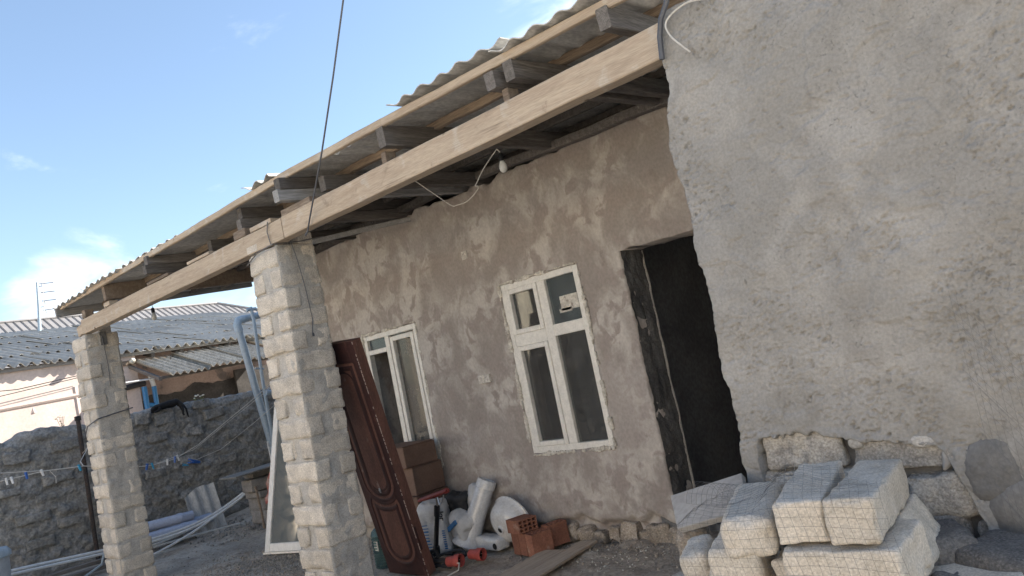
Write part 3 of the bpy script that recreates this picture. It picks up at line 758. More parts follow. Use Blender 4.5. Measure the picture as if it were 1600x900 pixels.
# purlins under the sheets
def purlin(pts, y, w, h, mat, seed, nm='purlin'):
    for i, ((xa, za), (xb, zb)) in enumerate(zip(pts[:-1], pts[1:])):
        b = MB(); b.beam((xa, y, za), (xb-.004, y+(.004 if i % 2 else 0), zb), w, h, segs=8, amp=.004, seed=seed+i); b.build(nm, mat, veranda)
purlin([(-10.45, 3.432), (-8.0, 3.455), (-5.3, 3.478), (-3.95, 3.452), (-1.62, 3.40)], 3.48, .04, .055, M['timber_pale'], 70, 'eave_purlin')
for j, y in enumerate((3.98, 4.55, 5.1, 5.55)):
    zc = RZ(y)-.080
    purlin([(-10.45, zc-.03), (-7.4, zc-.012), (-5.0, zc), (-3.0, zc-.01), (-1.62, zc-.03)], y+.02*j, .05, .06, (M['timber_brown'], M['timber_dark'])[j > 0], 90+j*9)
b = MB(); b.beam((-8.4, 5.33, 3.40), (-5.2, 5.34, 3.45), .09, .07, segs=10, amp=.008, seed=131); b.build('wall_plate', M['timber_dark'], veranda)
b = MB(); b.beam((-5.2, 5.34, 3.45), (-1.9, 5.33, 3.36), .09, .07, segs=10, amp=.008, seed=132); b.build('wall_plate', M['timber_dark'], veranda)
b = MB(); b.beam((-7.5, 3.9, 3.245), (-5.9, 5.3, 3.30), .03, .05, segs=6, amp=.004, seed=133); b.build('brace', M['fascia_grey'], veranda)
# corrugated sheets, two rows over the veranda and two over the house
sh = [corr_mesh('corrugated_sheet', 1.06, 1.80, 6, .0145, 10, 2, .007, .012, 200+i) for i in range(4)]
for row in range(4):
    for c in range(9):
        x = -10.0 + c*.96
        y = 3.41 + row*1.66
        if row == 0:
            if 3 <= c <= 5: y = 3.53
            if c == 2: y = 3.47
            if c == 5: x += .0
        sag = -.055*sstep(-7.5, -10, np.array(x)) - .05*sstep(-3.8, -1.6, np.array(x))
        o = link('corrugated_sheet', sh[rnd.randrange(4)], M['asbestos'], veranda)
        z = 3.505 + .06*(y-3.5) + float(sag) + .006*row + (.008 if c % 2 else 0)
        if row == 0 and c >= 7: z += .005
        if row == 0 and c == 6: y = 3.575
        o.location = Vector((x, y, z)) - veranda.location
        o.rotation_euler = (math.atan(.06)+rnd.uniform(-.006, .006), rnd.uniform(-.008, .008), rnd.uniform(-.012, .012) - (.07 if row == 0 and c == 6 else 0))
o = link('corrugated_sheet', corr_mesh('corrugated_sheet_short', .42, .4, 2.5, .022, 10, 1, .007, .02, 260), M['asbestos'], veranda)
o.location = Vector((-5.55, 3.43, 3.525)) - veranda.location; o.rotation_euler = (.09, -.04, .03)

# ------------------------------------------------------------------ block pillars
stretch = [block_mesh('stone_block', .455, .142, .158, .014, .0065, 15, 300+i, (12, 4, 5)) for i in range(4)]
header = [block_mesh('stone_block', .168, .376, .158, .014, .0065, 15, 320+i, (5, 10, 5)) for i in range(4)]
def pillar(cx, cy, label, smear, seed):
    t = thing('stone_pillar', label, 'pillar', (cx, cy, 0), 'block pillars carrying the veranda beam')
    rr = random.Random(seed); n = 17; ch = 3.0/n
    for k in range(n):
        z = k*ch+.006
        if k % 2 == 0:
            spots = [(stretch, 0, -.119), (stretch, 0, .119)]
        else:
            spots = [(header, -.1435, 0), (header, .1435, 0)]
        for pool, dx, dy in spots:
            o = link('stone_block', pool[rr.randrange(4)], M['limestone'], t)
            o.location = (dx+rr.uniform(-.010, .010), dy+rr.uniform(-.006, .006), z+rr.uniform(-.003, .003))
            o.rotation_euler = (rr.uniform(-.012, .012), rr.uniform(-.012, .012), math.pi*rr.randrange(2)+rr.uniform(-.02, .02))
    # mortar between the blocks, squeezed out and wiped over some faces
    hx, hy = .2275, .188
    nx, ny, nz = 16, 14, 150
    per = [(-hx+2*hx*i/nx, -hy, 0, -1) for i in range(nx)]+[(hx, -hy+2*hy*i/ny, 1, 0) for i in range(ny)]+[(hx-2*hx*i/nx, hy, 0, 1) for i in range(nx)]+[(-hx, hy-2*hy*i/ny, -1, 0) for i in range(ny)]
    P = np.array(per); zs = np.linspace(0, 3.0, nz)
    Xm = np.repeat(P[:, 0][:, None], nz, 1); Ym = np.repeat(P[:, 1][:, None], nz, 1); Zm = np.repeat(zs[None], len(P), 0)
    nx_, ny_ = np.repeat(P[:, 2][:, None], nz, 1), np.repeat(P[:, 3][:, None], nz, 1)
    f = fbm(Xm*6+seed, Ym*6, Zm*6, 4, seed)
    side = np.where(nx_ > 0, smear+.006, -.003)
    d = -.014 + .011*f + side + .005*fbm(Xm*25, Ym*25, Zm*25, 2, seed+3)
    V = np.stack([(Xm+nx_*d).ravel(), (Ym+ny_*d).ravel(), Zm.ravel()], 1)
    m = len(P); i, j = np.meshgrid(np.arange(m), np.arange(nz-1), indexing='ij')
    a = i*nz+j; bq = ((i+1) % m)*nz+j
    Fq = np.stack([a.ravel(), bq.ravel(), (bq+1).ravel(), (a+1).ravel()], 1)
    link('mortar', gridmesh('mortar', V, Fq), M['mortar'], t)
    return t
p1 = pillar(-5.79, 3.69, 'pillar of pale limestone blocks beside the leaning maroon door', .001, 5)
p2 = pillar(-10.14, 3.69, 'pillar of grey limestone blocks at the far left end of the beam', .002, 9)
b = MB(); b.box((-5.87, 3.58, 3.05), (.3, .16, .075), bev=.01); b.build('top_block', M['limestone'], p1)
b = MB(); b.box((-5.66, 3.80, 3.055), (.18, .14, .10), bev=.01); b.build('top_block', M['limestone'], p1)
b = MB(); b.box((-10.2, 3.80, 3.06), (.26, .14, .11), bev=.01); b.build('top_block', M['limestone'], p2)
b = MB(); b.box((-9.92, 3.70, 2.93), (.06, .07, .16)); b.build('beam_pocket', M['jamb'], p2)

# ------------------------------------------------------------------ yard wall of rubble
yw = thing('rubble_wall', 'rough grey rubble stone wall along the far side of the yard', 'wall', (-13.0, 5.0, 0))
def yw_top(y): return 2.05 + .05*fbm(y*1.1, 0, 0, 2, 71) + .035*fbm(y*5, 3, 0, 3, 72) - .10*sstep(4.2, 3.0, y) - .45*sstep(3.0, 1.2, y)
def yw_mesh():
    ys = axis_pts(.6, 8.2, .026); ts = np.linspace(0, 1, 84)
    Y, T = np.meshgrid(ys, ts, indexing='ij'); y, t = Y.ravel(), T.ravel()
    z = -.05 + t*(yw_top(y)+.05)
    wx_, wz_ = y*2.9+.35*fbm(y*3, z*3, 0, 2, 73), z*5.2+.35*fbm(y*3, z*3, 4, 2, 74)
    f1, f2, idv = worley(wx_, wz_, 75)
    joint = sstep(0, .28, f2-f1)
    vis = sstep(-.5, .5, fbm(y*1.1, z*1.1, 6, 2, 76))
    d = (.013*joint*vis + .010*(idv-.5)*vis + .024*fbm(y*4, z*7, 1, 5, 77, .55) + .012*fbm(y*20, z*26, 1, 3, 78))
    x = -13.0 + d - .03
    top = sstep(.96, 1.0, t); x = x - .05*top
    V = np.stack([x+13, y-5, z], 1); F = grid_faces(len(ys), len(ts))
    n = len(V); nt_ = len(ts)
    # top face going back and a rear face
    L1 = V[nt_-1::nt_].copy(); L1[:, 0] -= .18; L1[:, 2] += .02; L2 = L1.copy(); L2[:, 0] -= .12; L2[:, 2] -= .03; L3 = L2.copy(); L3[:, 2] = 0
    Vall = np.concatenate([V, L1, L2, L3]); m = len(ys); k = np.arange(m-1)
    ft = np.stack([k*nt_+nt_-1, (k+1)*nt_+nt_-1, n+k+1, n+k], 1); ft2 = np.stack([n+k, n+k+1, n+m+k+1, n+m+k], 1); ft3 = ft2+m
    return gridmesh('rubble_face', Vall, np.concatenate([F, ft, ft2, ft3]))
link('rubble_face', yw_mesh(), M['rubble'], yw)
k = 0
for (y, z, w, h, a) in [(3.55, .78, .46, .15, 0), (3.95, 1.27, .42, .13, .05), (3.3, 1.22, .3, .12, 0), (4.1, 1.72, .36, .16, .05), (3.45, 1.66, .34, .17, -.04), (3.75, 1.05, .28, .11, .03), (5.25, 1.86, .24, .2, -.1), (5.62, 1.80, .34, .18, .06), (5.45, 1.55, .32, .13, .02),
                     (6.05, 1.52, .3, .15, 0), (5.9, 1.1, .34, .13, -.03), (6.45, 1.75, .36, .16, .04), (6.75, 1.33, .3, .14, 0), (5.3, 1.0, .28, .13, 0), (3.6, .42, .36, .14, 0), (6.55, .95, .3, .14, .03), (4.0, .62, .3, .13, 0), (6.25, 1.95, .3, .14, .03)]:
    me = block_mesh('wall_stone', .16, w, h, .02, .010, 12, 400+k, (4, 9, 5), .008)
    o = link('wall_stone', me, M['rubble'], yw); o.location = (-.068+rnd.uniform(-.012, .012), y-5.0, z); o.rotation_euler = (a, rnd.uniform(-.06, .06), rnd.uniform(-.05, .05)); k += 1

# ------------------------------------------------------------------ neighbour's house beyond the wall
nb = thing('neighbour_house', 'pale pink neighbouring house with corrugated grey roof behind the rubble wall', 'house', (-17.0, 6.0, 0))
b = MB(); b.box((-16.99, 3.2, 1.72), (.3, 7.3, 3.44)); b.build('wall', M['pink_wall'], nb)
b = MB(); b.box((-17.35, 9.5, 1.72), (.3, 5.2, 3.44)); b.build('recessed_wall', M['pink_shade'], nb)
def damp_mesh():
    ys = axis_pts(6.87, 12, .06); ts = np.linspace(0, 1, 8); Y, T = np.meshgrid(ys, ts, indexing='ij'); y, t = Y.ravel(), T.ravel()
    z = t*(2.42+.10*fbm(y*2.2, 0, 0, 3, 81)+.05*(y-7))
    V = np.stack([-17.19+17+.0*y, y-6, z], 1); return gridmesh('damp_render', V, grid_faces(len(ys), len(ts)))
link('damp_render', damp_mesh(), M['damp'], nb)
b = MB(); b.box((-17.1, 9.55, 2.3), (.08, .9, .9)); b.build('shutter', M['damp'], nb)
# roof frame and sheets
SL = math.atan(.214)
b = MB(); b.beam((-16.80, -.5, 3.36), (-16.80, 13, 3.42), .05, .07, segs=14, amp=.006, seed=151); b.build('eave_board', M['fascia_grey'], nb)
b = MB(); b.beam((-16.82, 6.4, 3.22), (-16.82, 11.6, 3.26), .05, .09, segs=10, amp=.012, seed=152); b.build('eave_board', M['timber_brown'], nb)
for k in range(9):
    b = MB(); y = 5.9+k*.62+rnd.uniform(-.1, .1)
    b.beam((-16.78, y, 3.31), (-18.2, y, 3.64), .07, .09, segs=3, amp=.006, seed=160+k); b.build('rafter_end', M['timber_dark'], nb)
for sy in (-.9, 13.2):
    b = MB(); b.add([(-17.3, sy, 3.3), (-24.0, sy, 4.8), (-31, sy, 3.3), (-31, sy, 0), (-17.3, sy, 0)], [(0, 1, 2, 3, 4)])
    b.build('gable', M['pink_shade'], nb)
fs_ = [corr_mesh('roof_sheet', 1.14, 1.82, 6, .040, 8, 1, .008, .02, 500+i) for i in range(4)]
for row in range(5):
    for c in range(13):
        y = -.6 + c*1.06 + (.3 if row % 2 else 0)
        d = row*1.60
        p = Vector((-16.66-d*math.cos(SL), y, 3.435+d*math.sin(SL)+.012*row+(.010 if c % 2 else 0)))
        o = link('roof_sheet', fs_[rnd.randrange(4)], M['asbestos_far'], nb)
        o.rotation_euler = (Matrix.Rotation(math.pi/2, 4, 'Z') @ Matrix.Rotation(SL+rnd.uniform(-.008, .008), 4, 'X') @ Matrix.Rotation(rnd.uniform(-.01, .01), 4, 'Z')).to_euler()
        o.location = p-nb.location
# lean-to of newer sheets below the eave
ls = corr_mesh('lean_to_sheet', .90, 1.62, 6, .032, 8, 1, .008, .02, 520)
for c, y in enumerate((7.28, 8.12, 8.96, 9.9)):
    o = link('lean_to_sheet', ls, M['asbestos_lean'], nb)
    a = math.atan(.50/1.55)
    o.rotation_euler = (Matrix.Rotation(math.pi/2+.05, 4, 'Z') @ Matrix.Rotation(a, 4, 'X')).to_euler()
    o.location = Vector((-15.35, y, 2.76+.02*(c % 2)+.03*c))-nb.location
b = MB(); b.beam((-15.5, 6.72, 2.70), (-16.9, 6.72, 3.16), .06, .07, segs=3, seed=171); b.beam((-15.55, 6.7, 2.72), (-15.55, 10.3, 2.83), .06, .06, segs=5, seed=172); b.build('lean_to_frame', M['timber_dark'], nb)
b = MB(); b.tube([(-16.0, 5.9, 2.77), (-16.0, 7.1, 2.765)], .018, 6); b.build('white_rail', M['pipe_white'], nb)
# pipes on the pink wall
b = MB(); b.tube([(-16.86, 1.0, 2.60), (-16.86, 4.31, 2.69), (-16.86, 6.5, 2.75)], .052, 8); b.tube([(-16.9, 4.85, 2.70), (-16.86, 4.86, 2.52)], .045, 8); b.build('pipe', M['pink_pipe'], nb, smooth=True)
b = MB(); b.tube([(-16.9, 1.0, 2.76), (-16.9, 4.31, 2.83), (-16.9, 6.6, 2.93)], .016, 6); b.tube([(-16.9, 1.0, 2.72), (-16.9, 4.8, 2.80), (-16.9, 6.6, 2.89)], .014, 6); b.build('pipe', M['pink_pipe'], nb, smooth=True)
b = MB()
for dy, dz in ((0, 0), (.10, -.05)):
    b.tube([(-16.93, 3.5, 2.50+dz), (-16.93, 4.66+dy-.08, 2.56+dz), (-16.93, 4.70+dy-.06, 2.50+dz), (-16.93, 4.72+dy-.06, 1.9)], .014, 6)
b.build('pipe', M['pink_pipe'], nb, smooth=True)
b = MB()
for c, s in (((-16.98, 4.36, 2.05), (.06, .07, .86)), ((-16.98, 3.6, 2.05), (.06, .07, .86)), ((-16.98, 3.98, 2.44), (.061, .7, .07))): b.box(c, s, bev=.006)
fr = b.build('window', M['pink_pipe'], nb)
b = MB(); b.box((-16.99, 3.98, 2.0), (.01, .7, .82)); b.build('pane', M['glass_grey'], fr)
b = MB(); b.tube([(-16.86, 5.62, 2.9), (-16.86, 5.63, 1.6)], .04, 8); b.build('downpipe', M['pink_pipe'], nb, smooth=True)
b = MB()
b.tube([(-16.8, 6.92, 2.68), (-16.8, 6.92, 1.7)], .055, 10); b.tube([(-16.8, 7.12, 2.66), (-16.8, 7.12, 2.2)], .05, 10); b.tube([(-16.8, 6.92, 2.3), (-16.8, 7.12, 2.27)], .04, 8)
b.build('blue_downpipe', M['pipe_blue'], nb, smooth=True)
b = MB(); b.tube([(-16.8, 6.4, 2.70), (-16.8, 6.95, 2.76)], .06, 10); b.build('pipe', M['black_rubber'], nb, smooth=True)
b = MB(); b.tube([(-16.8, 7.08, 2.9), (-16.8, 7.12, 2.66)], .05, 8); b.build('pipe', M['pipe_white'], nb, smooth=True)
# wires and rags under the eave
b = MB(); b.tube([(-16.7, 1.5, 2.9), (-16.7, 3.6, 3.06), (-16.7, 4.6, 3.0), (-16.7, 5.9, 3.12)], .008, 4); b.tube([(-16.7, 1.5, 2.85), (-16.7, 4.1, 2.90), (-16.7, 5.9, 3.08)], .007, 4)
b.tube([(-16.62, 7.9+.13*math.cos(a), 3.17+.10*math.sin(a)) for a in np.linspace(.4, 6.5, 16)], .010, 4)
b.tube([(-16.62, 7.5, 3.25), (-16.6, 7.45, 3.05), (-16.6, 7.4, 2.95)], .008, 4); b.build('wire', M['black_rubber'], nb)
for (y, z, s, mt) in ((5.72, 3.33, .10, 'petal'), (6.72, 3.24, .10, 'petal'), (8.25, 3.17, .07, 'petal'), (6.95, 3.1, .08, 'timber_dark')):
    b = MB(); me = block_mesh('rag', s*1.3, s, s, s*.4, s*.12, 20, int(y*10), (4, 4, 4)); o = link('rag', me, M[mt], nb); o.location = (-16.68+17, y-6, z-.05)

# house farther off with a hipped standing seam roof
fh = thing('far_house', 'far house with hipped brown grey standing seam metal roof', 'house', (-32, 14, 0))
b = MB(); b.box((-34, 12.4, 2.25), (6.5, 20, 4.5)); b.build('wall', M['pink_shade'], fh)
rise = (6.98-4.6)/4.4
for k in range(76):
    ya, yb = 2.5+k*.265, 2.5+(k+1)*.265
    xe = -29.9
    def topx(y):   # hip at the right-hand end
        return xe-4.4*min(1, max(0, (22.6-y)/4.6)) if y > 18.0 else xe-4.4
    a0, a1 = topx(ya), topx(yb)
    P = [(xe, ya, 4.6), (xe, yb, 4.6), (a1, yb, 4.6+(xe-a1)*rise), (a0, ya, 4.6+(xe-a0)*rise)]
    b = MB(); b.add(P+[(p[0], p[1], p[2]-.03) for p in P], [(0, 1, 2, 3), (7, 6, 5, 4), (0, 4, 5, 1), (2, 6, 7, 3)]); o = b.build('metal_panel', M['metal_roof'], fh)
    if abs(a0-xe) > .2:
        b = MB(); b.beam((xe, ya, 4.63), (a0, ya, 4.63+(xe-a0)*rise), .022, .03, segs=1, amp=0, bev=.004); b.build('seam', M['metal_seam'], o)
b = MB(); b.tube([(-34.3, 2.5, 7.0), (-34.3, 18.0, 7.0), (-29.9, 22.6, 4.64)], .07, 6); b.build('ridge_cap', M['metal_roof'], fh)
b = MB(); P = [(-34.3, 18.0, 6.96), (-29.9, 22.6, 4.6), (-38, 22.6, 4.6), (-38.7, 2.5, 4.6), (-34.3, 2.5, 6.96)]; b.add(P, [(0, 1, 2), (0, 2, 3, 4)]); b.build('rear_slope', M['metal_roof'], fh)

# television aerial on a pole
an = thing('aerial', 'thin television aerial on a pole above the corrugated roof at far left', 'aerial', (-24.0, 7.37, 5.0))
b = MB(); b.tube([(-24, 7.35, 5.0), (-24, 7.42, 5.7), (-24, 7.47, 6.45)], [.05, .04, .03], 7); b.build('pole', M['pipe_grey'], an)
for i, z in enumerate((6.40, 6.15, 5.91, 5.65)):
    b = MB(); b.tube([(-24.0, 7.52, z), (-24, 7.88, z+.02)], .014, 5); b.tube([(-24, 7.58, z+.005), (-24.02, 7.60, z-.10)], .012, 4); b.build('element', M['steel'], an)
b = MB(); b.tube([(-24, 7.60, 6.4), (-24, 7.57, 6.0), (-24, 7.53, 5.6)], .012, 5); b.tube([(-24, 7.47, 6.32), (-24, 7.6, 6.34)], .012, 5); b.tube([(-24, 7.44, 5.74), (-24, 7.55, 5.75)], .012, 5); b.build('boom', M['steel'], an)

# ------------------------------------------------------------------ cat asleep on the wall
def cat():
    V = [(0, .22, .085), (0, .14, .085), (0, .04, .078), (0, -.06, .075), (0, -.13, .065), (.01, -.195, .035), (.03, -.235, .012),     # hips .. shoulders .. neck, head, muzzle
         (.05, .24, .03), (.085, .245, -.05), (.095, .235, -.11), (.10, .25, -.15),                                               # hind leg hanging
         (.02, .27, .06), (.08, .30, -.03), (.09, .31, -.12), (.09, .315, -.19),                                                  # tail hanging
         (.045, -.11, .02), (.055, -.16, .0), (.055, -.21, -.005),                                                                # fore paw
         (-.045, -.11, .02), (-.045, -.17, .0), (-.04, -.22, .0),
         (.04, -.185, .085), (-.025, -.185, .085)]                                                                              # ears
    R = [.066, .068, .062, .060, .045, .044, .026, .042, .026, .018, .018, .022, .017, .015, .010, .024, .018, .017, .024, .018, .017, .009, .009]
    E = [(0, 1), (1, 2), (2, 3), (3, 4), (4, 5), (5, 6), (0, 7), (7, 8), (8, 9), (9, 10), (0, 11), (11, 12), (12, 13), (13, 14), (3, 15), (15, 16), (16, 17), (3, 18), (18, 19), (19, 20), (5, 21), (5, 22)]
    me = bpy.data.meshes.new('cat'); me.from_pydata(V, E, [])
    o = bpy.data.objects.new('cat', me); C.objects.link(o)
    sk = o.modifiers.new('skin', 'SKIN'); sk.use_smooth_shade = True
    for i, r in enumerate(R): me.skin_vertices[0].data[i].radius = (r, r)
    me.skin_vertices[0].data[1].use_root = True
    ss = o.modifiers.new('sub', 'SUBSURF'); ss.levels = 2; ss.render_levels = 2
    me.materials.append(M['black_fur'])
    return o
ct = cat(); ct.location = (-13.0, 5.63, 2.03)
tag(ct, 'black cat lying on top of the rubble wall with a hind leg and tail hanging', 'cat')

# flowering weed on the wall
pl = thing('wall_plant', 'small weed with pale flowers rooted on the rubble wall beside the cat', 'plant', (-13.1, 6.24, 2.02))
b = MB(); rr = random.Random(3)
for i in range(7):
    a = rr.uniform(0, 6.28); r = rr.uniform(.03, .12); b.tube([(-13.1, 6.24, 2.02), (-13.1+.5*r*math.cos(a), 6.24+.6*r*math.sin(a), 2.09), (-13.1+r*math.cos(a), 6.24+r*math.sin(a), 2.13+rr.uniform(0, .05))], .004, 4)
b.build('stem', M['leaf'], pl)
b = MB(); f = MB()
for i in range(26):
    a = rr.uniform(0, 6.28); r = rr.uniform(.02, .14); z = 2.03+rr.uniform(0, .10); c = Vector((-13.08+r*math.cos(a), 6.24+r*math.sin(a)*1.1, z))
    s = rr.uniform(.018, .035); d = Vector((rr.uniform(-1, 1), rr.uniform(-1, 1), rr.uniform(-.3, .6))).normalized(); e = d.cross(Vector((0, 0, 1))).normalized()
    b.add([c-d*s, c+e*s*.5, c+d*s+Vector((0, 0, -.005)), c-e*s*.5], [(0, 1, 2, 3)])
for i in range(9):
    a = rr.uniform(0, 6.28); r = rr.uniform(.04, .13); f.lathe([(.001, .012), (.016, .006), (.018, -.006), (.004, -.012)], 6, (-13.08+r*math.cos(a), 6.25+r*math.sin(a), 2.12+rr.uniform(0, .06)))
b.build('leaves', M['leaf'], pl); f.build('flower', M['petal'], pl)
pl2 = thing('dry_weed', 'dry twiggy weed on the rubble wall left of the far pillar', 'plant', (-13.1, 4.12, 2.03))
b = MB()
for i in range(22):
    a = rr.uniform(0, 6.28); r = rr.uniform(.02, .09); z = 2.03+rr.uniform(.03, .22); c = Vector((-13.1+r*math.cos(a), 4.1+r*math.sin(a), z)); s = .02
    d = Vector((rr.uniform(-1, 1), rr.uniform(-1, 1), rr.uniform(-.3, .6))).normalized(); e = d.cross(Vector((0, 0, 1))).normalized(); b.add([c-d*s, c+e*s*.6, c+d*s, c-e*s*.6], [(0, 1, 2, 3)])
b.build('leaves', M['leaf'], pl2)
b = MB()
for i in range(5): b.tube([(-13.1, 4.12, 2.0), (-13.1+rr.uniform(-.05, .05), 4.1+rr.uniform(-.07, .07), 2.22)], .003, 4)
b.build('stem', M['timber_brown'], pl2)

# ------------------------------------------------------------------ clothes line, its post and pegs
b = MB(); b.tube([(-12.82, 4.24, 0), (-12.84, 4.255, 1.2), (-12.86, 4.27, 2.14)], .032, 8); b.box((-12.86, 4.27, 2.14), (.07, .07, .07))
tag(b.build('clothesline_post', M['rust'], None, loc=(-12.82, 4.24, 0)), 'thin dark rusty post standing in front of the rubble wall', 'post')
cl = thing('clothesline', 'white clothesline strung along the rubble wall behind the far pillar', 'clothesline', (-11.5, 4.2, 1.4))
b = MB(); b.tube([(-11.5, 1.2, 1.55), (-11.5, 2.84, 1.50), (-11.5, 3.34, 1.507), (-11.5, 3.80, 1.46), (-11.5, 4.48, 1.285), (-11.5, 4.69, 1.262), (-11.5, 5.02, 1.28), (-11.5, 5.37, 1.40), (-11.5, 6.23, 1.84), (-11.5, 7.0, 2.25)], .006, 5); b.build('line', M['cable_white'], cl)
b = MB(); b.tube([(-11.52, 1.2, 1.66), (-11.52, 2.85, 1.60), (-11.52, 3.41, 1.50), (-11.5, 3.8, 1.462)], .005, 5); b.tube([(-11.52, 4.69, 1.262), (-11.53, 5.3, 1.34), (-11.55, 6.25, 1.80), (-11.56, 7.0, 2.17)], .004, 5)
b.tube([(-12.0, 5.36, 1.14), (-12.0, 5.95, 1.24), (-12.0, 6.55, 1.52), (-12, 7.2, 1.85)], .004, 5); b.tube([(-11.5, 3.4, 1.49), (-11.51, 3.46, 1.40), (-11.5, 3.45, 1.32)], .004, 4); b.tube([(-12.82, 4.25, 1.62), (-12.4, 4.2, 1.7), (-11.9, 3.9, 1.52), (-11.5, 3.8, 1.46)], .005, 4); b.build('line', M['cable_white'], cl)
def peg_mesh():
    b = MB(); b.box((0, -.006, 0), (.016, .008, .078), Matrix.Rotation(.10, 3, 'X'), bev=.002); b.box((0, .006, 0), (.016, .008, .078), Matrix.Rotation(-.10, 3, 'X'), bev=.002); b.tube([(-.011, 0, .008), (.011, 0, .008)], .006, 6); return b
pegcols = {'peg_blue': 'blue', 'peg_cyan': 'turquoise', 'peg_white': 'white'}
PEG = [(2.91, 1.492, 'peg_white', 'white plastic peg hanging at the left end of the clothesline'), (2.97, 1.492, 'peg_white', 'white plastic peg, second from the left end of the clothesline'), (3.13, 1.51, 'peg_blue', 'dark blue plastic peg left of the rusty post'),
       (3.31, 1.502, 'peg_white', 'white plastic peg between the dark blue peg and the rusty post'), (3.75, 1.462, 'peg_cyan', 'turquoise plastic peg beside the far pillar and rusty post'), (4.60, 1.268, 'peg_blue', 'blue plastic peg just right of the far pillar'), (4.68, 1.262, 'peg_cyan', 'turquoise plastic peg second right of the far pillar'),
       (4.89, 1.268, 'peg_white', 'white plastic peg standing up right of the far pillar'), (5.0, 1.278, 'peg_blue', 'dark blue plastic peg next to two white pegs right of the pillar'), (5.05, 1.29, 'peg_white', 'white plastic peg, rightmost on the upper clothesline')]
for i, (y, z, m, lab) in enumerate(PEG):
    b = peg_mesh(); me = b.mesh('clothes_peg'); o = link('clothes_peg', me, M[m]); o.location = (-11.5, y, z-.012); o.rotation_euler = (rnd.uniform(-.2, .2), rnd.uniform(-.3, .3), rnd.uniform(-.6, .6)+1.2); o.scale = (1.5, 1.5, 1.15)
    tag(o, lab, 'clothes peg', 'pegs on the clothesline')
for i, (y, m, lab, s) in enumerate([(5.36, 'peg_cyan', 'pale turquoise clip on the lower line before the slate sheet', 1.3), (5.50, 'peg_blue', 'large bright blue clip on the lower line above the slate sheet', 2.6)]):
    b = peg_mesh(); me = b.mesh('clothes_peg'); o = link('clothes_peg', me, M[m]); o.location = (-12.0, y, 1.13+.02*i); o.rotation_euler = (1.25, .1, .1); o.scale = (s*1.6, s, s*.9)
    tag(o, lab, 'clothes peg', 'pegs on the clothesline')

# ------------------------------------------------------------------ things lying along the wall
b = MB(); b.box((0, 0, .36), (.42, .44, .72), bev=.02); bn = thing('plastic_bin', 'grey plastic bin with a lid at the bottom left corner', 'bin', (-11.0, 2.47, 0))
b = MB(); b.lathe([(.20, 0), (.215, .30), (.23, .66), (.235, .68)], 20, (-11.0, 2.47, gz(-11, 2.47)), cap0=True); b.build('body', M['bin'], bn, smooth=True)
b = MB(); b.lathe([(.235, .66), (.255, .67), (.255, .72), (.22, .765), (.03, .785), (.001, .785)], 20, (-11.0, 2.47, gz(-11, 2.47))); b.build('lid', M['pipe_grey'], bn, smooth=True)
# large drain pipes
def drain(name, p, q, r, lab, mat):
    p, q = Vector(p), Vector(q); ax = (q-p); L = ax.length
    b = MB(); b.lathe([(r*.9, L), (r, L), (r, L*.86), (r*1.12, L*.855), (r*1.12, L*.80), (r, L*.79), (r, 0), (r*.9, 0), (r*.9, L)], 18, p, ax)
    return tag(b.build(name, mat, None, smooth=True, loc=p), lab, 'drain pipe', 'grey drain pipes by the wall')
drain('drain_pipe', (-12.50, 4.40, .36), (-12.4, 5.52, .335), .072, 'blue grey drain pipe, uppermost of three by the rubble wall', M['pipe_blue_grey'])
drain('drain_pipe', (-12.30, 4.40, .20), (-12.2, 5.47, .20), .078, 'blue grey drain pipe lying in front of the other two', M['pipe_blue_grey'])
drain('drain_pipe', (-12.56, 4.4, .165), (-12.5, 5.85, .21), .072, 'blue grey drain pipe reaching the slate sheet, lowest behind', M['pipe_blue_grey'])
b = MB(); b.box((-12.4, 4.55, .06), (.3, .2, .12), bev=.01); b.box((-12.45, 5.2, .075), (.14, .24, .13), bev=.01); b.box((-12.22, 4.6, .055), (.12, .3, .11), bev=.01)
tag(b.build('bearer_blocks', M['stone_grey'], None, loc=(-12.4, 4.5, 0)), 'rough stones carrying the blue grey drain pipes', 'stones')
# bundle of thin white pipes bowed over the stack
WP = [([(-11.65, 2.2, .43), (-11.7, 3.0, .375), (-11.75, 3.97, .29), (-11.8, 4.6, .24), (-11.8, 5.1, .25), (-11.8, 5.5, .31), (-11.78, 5.85, .42), (-11.7, 6.15, .57)], .019, 'thin white pipe, uppermost of the bowed bundle'),
      ([(-11.6, 2.2, .39), (-11.65, 3.0, .335), (-11.72, 3.97, .25), (-11.76, 4.6, .205), (-11.76, 5.1, .215), (-11.76, 5.5, .28), (-11.74, 5.85, .385), (-11.66, 6.12, .535)], .019, 'thin white pipe just beneath the top of the bowed bundle'),
      ([(-11.5, 4.0, -.01), (-11.62, 4.62, .06), (-11.68, 5.15, .17), (-11.72, 5.6, .31), (-11.70, 5.9, .42)], .018, 'thin white pipe rising steeply across the bowed bundle'),
      ([(-11.75, 4.2, .17), (-11.85, 4.75, .15), (-11.9, 5.3, .21), (-11.86, 5.75, .35), (-11.8, 6.15, .50)], .016, 'thin grey white pipe at the back of the bowed bundle'),
      ([(-11.8, 4.3, .13), (-11.85, 5.0, .11), (-11.9, 5.5, .085), (-11.9, 6.0, .06)], .015, 'short grey pipe lying nearly flat before the slate sheet')]
